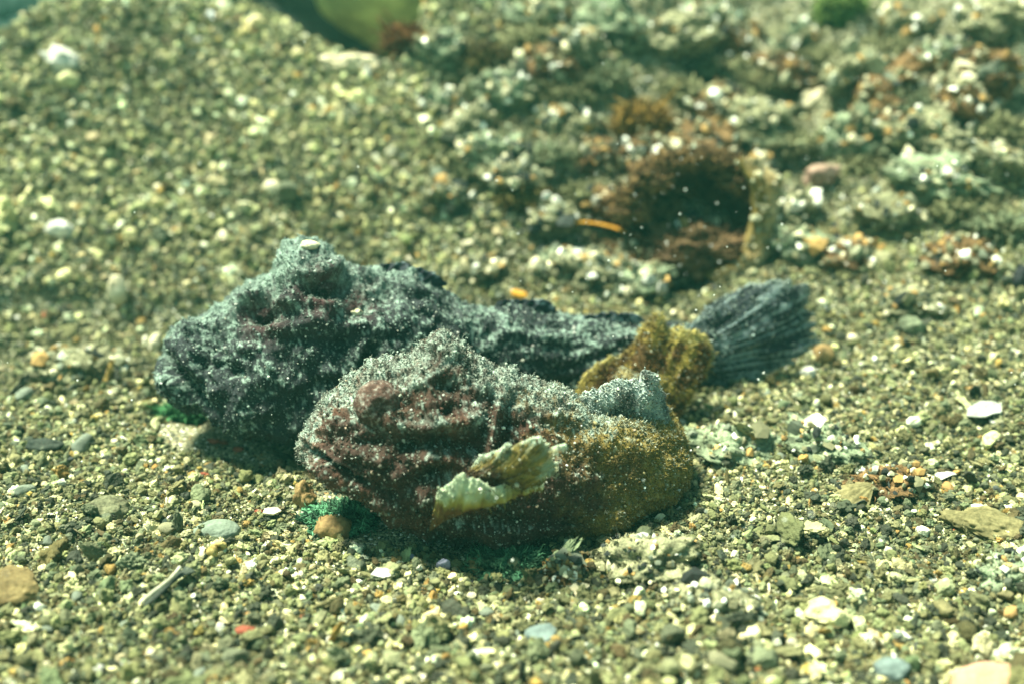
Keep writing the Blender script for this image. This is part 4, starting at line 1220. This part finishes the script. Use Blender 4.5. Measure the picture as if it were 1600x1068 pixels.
LAND = [(690, 600, 'the brown fish'), (500, 690, 'the brown chin'), (960, 800, 'the curled hind end'), (330, 620, 'the black snout'), (470, 370, 'the black head knob'), (760, 450, 'the black back'), (1010, 470, 'the ochre tail fin'), (1220, 500, 'the black tail fin'),
        (1080, 330, 'the broken husk'), (945, 356, 'the orange blade'), (1280, 270, 'the pinkish stone'), (1268, 152, 'the pale snail shell'), (1192, 85, 'the screw shell'), (1005, 185, 'the ochre algae tuft'), (1312, 12, 'the light green algae'), (1555, 180, 'the bleached stick'),
        (1590, 438, 'the black angular stone'), (1533, 652, 'the flat pale shard'), (1545, 815, 'the long yellowish stone'), (1570, 1050, 'the salmon pink stone'), (1392, 1040, 'the dark grey green pebble'), (1340, 775, 'the low yellowish shell'), (1105, 930, 'the blurred olive lump'), (1150, 700, 'the grey green silt lump'),
        (905, 922, 'the fan shaped half shell'), (845, 985, 'the blue grey pebble'), (636, 868, 'the lavender chip'), (522, 822, 'the rough tan stone'), (340, 825, 'the flat oval pebble'), (385, 984, 'the red orange chip'), (265, 925, 'the dark torn leaf'), (22, 912, 'the large brown stone'), (70, 692, 'the thin dark slab'),
        (125, 570, 'the silty olive lump'), (186, 458, 'the upright cream pebble'), (95, 356, 'the flat whitish stone'), (98, 98, 'the bright white stone'), (425, 292, 'the pale rounded pebble'), (552, 98, 'the cream coral chunk'), (635, 62, 'the rusty algae tuft'), (757, 92, 'the deep gap'), (815, 305, 'the olive algae tuft'), (870, 180, 'the slim rubble bar'), (1425, 505, 'the mossy slope pebble'), (168, 790, 'the olive angular pebble')]
_seen = {}
def by_landmark(px, py, what):
    """label naming the landmark a loose thing lies by; look-alikes by the same landmark share it"""
    q = min(LAND, key=lambda l: (l[0] - px) ** 2 + (1.6 * (l[1] - py)) ** 2)
    return what + ' by ' + q[2], q[2]
random.seed(21)
spots = [(690, 75, 60, 40, 'green'), (780, 140, 70, 40, 'green'), (730, 195, 60, 30, 'olive'), (775, 240, 90, 44, 'green'), (800, 275, 70, 30, 'olive'), (850, 110, 70, 50, 'brown'), (905, 70, 60, 40, 'olive'),
         (960, 40, 90, 50, 'green'), (1050, 55, 90, 40, 'olive'), (1150, 60, 60, 40, 'brown'), (1230, 115, 80, 40, 'brown'), (1250, 60, 60, 36, 'green'), (1180, 190, 90, 46, 'olive'), (1115, 165, 60, 40, 'brown'), (1340, 110, 70, 40, 'olive'),
         (1410, 130, 90, 46, 'brown'), (1480, 90, 70, 40, 'green'), (1380, 190, 90, 44, 'brown'), (1330, 215, 70, 60, 'green'), (1450, 210, 100, 40, 'olive'), (1540, 110, 70, 40, 'brown'), (1560, 250, 80, 40, 'olive'), (1470, 280, 110, 44, 'green'),
         (1390, 330, 80, 36, 'olive'), (1230, 330, 60, 40, 'olive'), (1245, 380, 80, 36, 'green'), (1330, 400, 60, 30, 'brown'), (1410, 470, 70, 30, 'olive'), (1500, 400, 80, 34, 'brown'), (930, 250, 70, 40, 'brown'), (900, 200, 60, 30, 'olive'),
         (960, 320, 70, 36, 'brown'), (860, 340, 60, 30, 'olive'), (925, 420, 80, 40, 'olive'), (1000, 440, 80, 36, 'green'), (870, 415, 50, 30, 'green'), (750, 420, 46, 24, 'olive'), (1100, 30, 70, 30, 'green'), (1400, 40, 80, 40, 'olive'), (1560, 30, 80, 40, 'olive'),
         (1190, 250, 46, 30, 'green'), (1090, 215, 80, 40, 'brown'), (1020, 240, 60, 44, 'brown'), (1110, 440, 60, 30, 'green'), (1060, 410, 50, 26, 'brown'), (700, 300, 50, 26, 'olive'), (690, 160, 50, 26, 'green'), (840, 30, 70, 40, 'green'), (1500, 160, 60, 36, 'brown')]
for k, (x, y, w, h, kd) in enumerate(spots):
    rubble(x, y, w, h, kd, 600 + 7 * k)
for x, y, w, h, kd, lb, sd in [
        (1570, 895, 90, 40, 'green', 'dull green stone in the gravel below the yellowish stone', 411),
        (1150, 700, 130, 50, 'green', 'low grey green silt lump beside the curled hind end', 425),
        (1290, 690, 110, 44, 'green', 'low mossy rubble lump out on the open gravel', 426),
        (1385, 750, 90, 36, 'brown', 'dark brown lump in the open gravel by a pale shell', 427),
        (1105, 930, 100, 40, 'olive', 'blurred olive lump with a dark side in the lower gravel', 428),
        (1010, 870, 120, 50, 'olive', 'shaggy olive clump in front of the curled fish', 429),
        (878, 892, 66, 40, 'brown', 'brown crumbly clump beneath the belly of the curled fish', 430),
        (125, 570, 110, 40, 'olive', 'low silty olive lump before the black snout', 434),
        (870, 180, 60, 22, 'green', 'slim grey green bar of rubble above the hollow', 447),
        (1040, 262, 90, 50, 'brown', 'shaggy dark brown crust over the top of the broken husk', 470),
        (1115, 258, 80, 44, 'brown', 'rust brown crust at the upper lip of the broken husk', 471),
        (1095, 375, 130, 60, 'brown', 'rusty brown silt mound filling the broken husk', 474),
        (985, 400, 80, 40, 'brown', 'brown silt lump spilling from the broken husk', 472),
        (1040, 432, 90, 34, 'brown', 'low brown silt apron below the broken husk', 473)]:
    rubble(x, y, w * 0.8, h * 0.75, kd, sd, lb)

random.seed(33)
for k, (x, y) in enumerate([(700, 110), (830, 60), (880, 140), (945, 120), (1060, 140), (1130, 110), (1200, 220), (1290, 90), (1380, 80), (1450, 160), (1350, 260), (1500, 320), (1420, 240), (1560, 200), (1250, 220), (850, 240), (720, 260), (900, 300), (1560, 350), (1200, 130)]):
    w = random.uniform(50, 95)
    lb, near = by_landmark(x, y, ('wide ' if w > 72 else 'small ') + 'fluffy olive algae mat')
    tuft('algae_mat', x, y, w, w * 0.42, 420, (0.07, 0.068, 0.03), (0.21, 0.21, 0.105) if k % 3 else (0.16, 0.19, 0.11), lb, 1200 + 5 * k, 12, 1.5, group='algae mats by ' + near)

for k, (x, y, w) in enumerate([(1010, 330, 80), (1055, 285, 70), (1135, 285, 60), (1130, 415, 80), (1055, 420, 90), (1000, 395, 70), (1085, 255, 80)]):
    tuft('brown_algae', x, y, w, w * 0.5, 520, (0.035, 0.02, 0.008), (0.15, 0.088, 0.034) if k % 2 else (0.19, 0.135, 0.06), 'rusty algae tuft growing around the broken husk', 1400 + 5 * k, 13, 1.5, group='rusty algae around the husk')

# half buried husk: a broken bowl lying on its side, its mouth towards the open gravel
p = HUSK; s = scale_at(p)
R = 108 * s
nu, nv = 70, 120
th = np.linspace(0.0, 0.54 * np.pi, nu)[:, None]; ph = np.linspace(0, 2 * np.pi, nv, endpoint=False)[None]
edge = 1 + 0.10 * noise(np.stack([3 * np.cos(ph) + 5, 3 * np.sin(ph) + 5, 0 * ph], -1), 4) + 0.05 * noise(np.stack([9 * np.cos(ph) + 5, 9 * np.sin(ph) + 5, 0 * ph], -1), 5)
tt = th * edge
dirs = np.stack([np.sin(tt) * np.cos(ph), np.cos(tt), np.sin(tt) * np.sin(ph)], -1)
O = dirs * (1 + 0.06 * fbm(dirs * 3, 3, 8) + 0.05 * fbm(dirs * 11, 3, 9))[..., None]
I = dirs * (0.90 + 0.03 * fbm(dirs * 5, 3, 10))[..., None]
dim = np.array([1.0, 0.85, 0.82]) * R
v1, q1, _ = close_tube(O * dim)
v2, q2, _ = close_tube(I * dim)
k0 = nu * nv
me = mesh_np('husk_shell', np.concatenate([v1[:k0], v2[:k0]]), np.concatenate([q1, q2[:, ::-1] + k0]))
husk = empty('broken_husk', (p[0], p[1] + 0.02, p[2] + 0.16 * R), 'dark brown broken husk with an ochre rim half buried in the bank', 'husk')
husk.rotation_euler = (-0.30, 0.0, 0.12)
obj('bowl', me, M['coco'], husk)
# rim closing the two walls
a_, b_ = (O * dim)[-1], (I * dim)[-1]
vr = np.concatenate([a_, (a_ + b_) / 2 + np.array([0, -0.018, 0]) * 1.0, b_])
i = np.arange(nv); j = (i + 1) % nv
qr = np.concatenate([np.stack([i, j, j + nv, i + nv], -1), np.stack([i + nv, j + nv, j + 2 * nv, i + 2 * nv], -1)])
obj('rim', mesh_np('husk_rim', vr, qr), M['coco'], husk)
rngh = np.random.default_rng(12)
for k, an in enumerate(np.linspace(0.12, 0.98, 9) * np.pi):
    i0 = int(an / (2 * np.pi) * nv) % nv
    v, t = icosphere(3)
    cw = (0.22 + 0.10 * rngh.random()) * R
    f_ = fbm(v * 2.4 + k, 3, 950 + k)
    w = v * (1 + 0.35 * f_ + 0.2 * fbm(v * 7, 2, 960 + k))[:, None] * np.array([cw, cw * 0.7, cw * 0.55]) + a_[i0] * np.array([0.97, 1, 0.97]) + np.array([0, -0.004, 0.2 * cw])
    cc = mix(np.broadcast_to(np.array([0.03, 0.018, 0.008]), v.shape), np.array([0.17, 0.105, 0.04]), sstep(-0.5, 0.6, fbm(v * 8, 3, 970 + k)))
    me = mesh_np('husk_crust', w, tris=t); set_col(me, cc)
    cr_ = obj('crust', me, M['skin'], husk)
    tag(obj('growth', filaments(w[:, None], v[:, None], cc[:, None], 260, sstep(-0.6, 0.2, v[:, 2]) + 0.05, 9 * s, 1.3 * s, 980 + k, 'husk_growth', 0.5), M['hair'], cr_), kind='stuff')
v, t = icosphere(4)
w = v * (1 + 0.30 * fbm(v * 2.1, 3, 990) + 0.12 * fbm(v * 8, 2, 991))[:, None] * np.array([0.85, 0.55, 0.36]) * R + np.array([0.0, 0.0, -0.50]) * R
cc = mix(np.broadcast_to(np.array([0.045, 0.026, 0.012]), v.shape), np.array([0.17, 0.105, 0.05]), sstep(-0.6, 0.6, fbm(v * 6, 3, 992)))
me = mesh_np('husk_fill', w, tris=t); set_col(me, cc)
sf_ = tag(obj('silt_fill', me, M['skin'], husk), kind='stuff')
tag(obj('silt_growth', filaments(w[:, None], v[:, None], cc[:, None], 1400, sstep(-0.6, 0.2, v[:, 2]) + 0.05, 9 * s, 1.4 * s, 993, 'husk_silt_growth', 0.5), M['hair'], sf_), kind='stuff')
bpy.context.view_layer.update()
def tan_flap(U, V, P):
    f_ = fbm(P * 14, 3, 75)
    return mix(mix(np.broadcast_to(np.array([0.13, 0.095, 0.02]), P.shape), np.array([0.33, 0.24, 0.105]), sstep(0.1, 0.5, U + 0.2 * f_)), np.array([0.26, 0.23, 0.13]), sstep(0.5, 1.0, U + 0.35 * f_))
hy = p[1] - 0.03
o, A, nn, c = fin_patch('torn_rim', pts([(1150, 250, hy), (1174, 300, hy - .02), (1172, 360, hy - .04), (1150, 405, hy - .05), (1100, 428, hy - .06)]), pts([(1185, 246, hy + .02), (1222, 290, hy + .02), (1215, 350, hy - .0), (1190, 410, hy - .04), (1120, 446, hy - .07)]), 50, 120, 0.010, 5, 0.06, tan_flap, husk, 91, 0.012, 0.002, wav=0.012)
w_ = np.ones(A.shape[:2])
f1 = tag(obj('rim_growth', filaments(A, nn, c, 350, w_, 0.009, 0.0012, 92, 'rim_growth'), M['hair'], o), kind='stuff')
f2 = tag(obj('rim_grit', grit(A, nn, 120, w_, 0.004, 93, 'rim_grit', [tuple(k_) for k_ in PAL[[0, 1, 3, 8]]]), M['hair'], o), kind='stuff')
o.matrix_parent_inverse = husk.matrix_world.inverted()

# ------------------------------------------------------------------ boulder behind the mound, with rocks added for gap shade and open water
bp = at_y(645, -125, 2.0)
o = obj('boulder', stone_mesh('boulder', 700, (1.0, 0.9, 1.0), 4, 0.06, 0.012, 2), M['boulder'])
lay(o, bp, 0.0, (0, 0.2, 0))
tag(o, 'smooth yellow green boulder behind the gravel mound', 'boulder')
bp = at_y(450, 40, 1.85)  # added rock, its dark colour stands in for the crevice shadow
o = obj('boulder', stone_mesh('gap_shade_rock', 701, (0.66, 0.4, 0.42), 4, 0.16, 0.05, 4), M['darkleaf'])
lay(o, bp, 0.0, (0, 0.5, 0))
tag(o, 'dark green rock added as the shade of the gap between the mound and the yellow green boulder', 'boulder')

bp = at_y(-60, 60, 2.3)  # added rock, its teal colour stands in for dark open water
o = obj('boulder', stone_mesh('water_tone_rock', 702, (0.9, 0.6, 0.55), 4, 0.16, 0.05, 4), M['tealwater'])
lay(o, bp, 0.0, (0, 0.1, 0))
tag(o, 'dark teal rock added in place of open water beyond the outer end of the mound', 'boulder')

# ------------------------------------------------------------------ larger loose pebbles and shell chips, one object each
classes = {
    'cream': ('pebble', 'loose cream pebble', 'loose cream pebbles', (0.58, 0.52, 0.35), 4),
    'white': ('shell_chip', 'loose bright white shell chip', 'loose white shell chips', (0.62, 0.61, 0.52), 9),
    'grey': ('pebble', 'loose grey green pebble', 'loose grey green pebbles', (0.17, 0.195, 0.145), 4),
    'dark': ('pebble', 'loose dark charcoal pebble', 'loose dark pebbles', (0.05, 0.056, 0.05), 5),
    'tan': ('pebble', 'loose orange tan pebble', 'loose orange tan pebbles', (0.38, 0.23, 0.085), 5),
    'olive': ('pebble', 'loose olive silty pebble', 'loose olive pebbles', (0.235, 0.225, 0.13), 4)}
shapes = {k: [stone_mesh(k + '_shape', 800 + 20 * i + j, ((1, 0.75, 0.6) if k != 'white' else (1, 0.62, 0.36)), 2, 0.16, 0.02, c[4]) for j in range(5)] for i, (k, c) in enumerate(classes.items())}
for lst in shapes.values():
    for me in lst:
        me.materials.append(M['stone'])
rng = np.random.default_rng(77)
known = [(70, 645, 'white', 22), (105, 635, 'white', 18), (228, 690, 'cream', 32), (425, 815, 'white', 20), (300, 935, 'white', 34), (1300, 880, 'white', 34), (1115, 735, 'cream', 30), (1060, 795, 'white', 22), (1345, 940, 'cream', 40), (1455, 905, 'white', 40),
         (1180, 765, 'cream', 22), (1225, 745, 'white', 18), (1500, 885, 'white', 24), (1410, 995, 'white', 46), (1310, 860, 'cream', 30), (180, 690, 'cream', 20), (130, 700, 'grey', 50), (40, 620, 'grey', 40), (25, 500, 'white', 22), (730, 385, 'cream', 34),
         (695, 330, 'cream', 30), (715, 310, 'tan', 26), (600, 175, 'cream', 18), (540, 190, 'white', 26), (310, 65, 'white', 24), (130, 12, 'white', 26), (145, 260, 'white', 30), (330, 340, 'white', 30), (285, 300, 'white', 22), (245, 295, 'cream', 26),
         (20, 200, 'cream', 26), (140, 40, 'cream', 22), (840, 130, 'white', 24), (1080, 110, 'white', 24), (1060, 120, 'cream', 22), (1130, 500, 'olive', 26), (1400, 545, 'cream', 26), (1465, 590, 'white', 20), (1520, 610, 'tan', 20), (1330, 530, 'cream', 30),
         (1555, 690, 'cream', 24), (1480, 765, 'tan', 30), (660, 985, 'white', 30), (700, 1005, 'white', 32), (845, 940, 'cream', 30), (920, 1010, 'white', 34), (980, 1020, 'cream', 38), (590, 955, 'grey', 34), (40, 980, 'cream', 40), (150, 1050, 'white', 48), (200, 1040, 'white', 40),
         (345, 985, 'white', 36), (520, 945, 'white', 34), (260, 830, 'olive', 40), (40, 770, 'grey', 40), (1240, 1010, 'cream', 40), (1130, 1040, 'olive', 60), (1540, 985, 'white', 36), (1580, 960, 'tan', 40), (760, 960, 'grey', 34), (460, 900, 'cream', 30), (1010, 905, 'tan', 20)]
allp = list(known)
while len(allp) < 300:
    x, y = rng.uniform(-20, 1620), rng.uniform(20, 1080)
    k = rng.choice(list(classes), p=[0.17, 0.13, 0.22, 0.18, 0.09, 0.21])
    allp.append((x, y, k, float(rng.uniform(13, 24) * (0.75 + 0.7 * max(0, y - 500) / 560))))
G = march([a[0] for a in allp], [a[1] for a in allp], ground_z, 5.5)
okc = fish_clear(G[:, 0], G[:, 1], 0.98)
for (x, y, k, spx), p, good in zip(allp, G, okc):
    if not good or p[1] > 2.3:
        continue
    nm, lb, gp, c, _ = classes[k]
    lb, near = by_landmark(x, y, lb); gp = gp + ' by ' + near
    me = shapes[k][rng.integers(0, 5)]
    o = bpy.data.objects.new(nm, me); COL.objects.link(o)
    sz = spx * scale_at(p) * (0.64 if k in ('white', 'cream') else 0.85)
    o.scale = (sz, sz * rng.uniform(0.85, 1.15), sz * rng.uniform(0.8, 1.1))
    o.location = (p[0], p[1], p[2] + 0.16 * sz)
    o.rotation_euler = (rng.normal(0, 0.3), rng.normal(0, 0.3), rng.uniform(0, 6.28))
    f = math.exp(rng.normal(0, 0.14))
    o['tone'] = [min(0.85, c[0] * f), min(0.85, c[1] * f), min(0.85, c[2] * f)]
    tag(o, lb, 'pebble' if nm == 'pebble' else 'shell', gp)

# ------------------------------------------------------------------ specks drifting in the water
rng = np.random.default_rng(9)
iv, it = ico()
cnt = 240
sx_, sy_ = rng.uniform(0, 1600, cnt), rng.uniform(0, 900, cnt)
hot = rng.random(cnt) < 0.35
sx_[hot] = rng.normal(1040, 130, hot.sum()); sy_[hot] = rng.normal(340, 90, hot.sum())
gp = march(sx_, sy_, ground_z, 5.5)
fr_ = rng.uniform(0.72, 0.98, cnt)
pos = CAM + (gp - CAM) * fr_[:, None]
r = 0.0011 * np.exp(rng.normal(0, 0.4, cnt))
V = iv[None] * r[:, None, None] * (1 + rng.normal(0, 0.3, (cnt, 12, 1))) + pos[:, None]
T = (it[None] + (np.arange(cnt) * 12)[:, None, None]).reshape(-1, 3)
snow = obj('marine_snow', mesh_np('marine_snow', V.reshape(-1, 3), tris=T), M['snow'])
tag(snow, 'fine white specks drifting in the water over the seabed', 'particles', kind='stuff')

# ------------------------------------------------------------------ water between things
hz = bpy.data.materials.new('water_haze')
hz.use_nodes = True
nt = hz.node_tree
nt.nodes.remove(nt.nodes['Principled BSDF'])
pv = nt.nodes.new('ShaderNodeVolumePrincipled')
pv.inputs['Color'].default_value = (0.14, 0.66, 0.50, 1)
pv.inputs['Density'].default_value = 0.013
pv.inputs['Anisotropy'].default_value = 0.2
nt.links.new(pv.outputs[0], nt.nodes['Material Output'].inputs['Volume'])
hv = np.array([(x, y, z) for x in (-48, 48) for y in (-48, 48) for z in (-1.6, 1.9)], float)
hq = np.array([(0, 1, 3, 2), (4, 6, 7, 5), (0, 4, 5, 1), (2, 3, 7, 6), (0, 2, 6, 4), (1, 5, 7, 3)])
haze = obj('haze', mesh_np('haze', hv, hq, smooth=False), hz)
tag(haze, 'pale green water hanging over the whole seabed', 'water', kind='stuff')
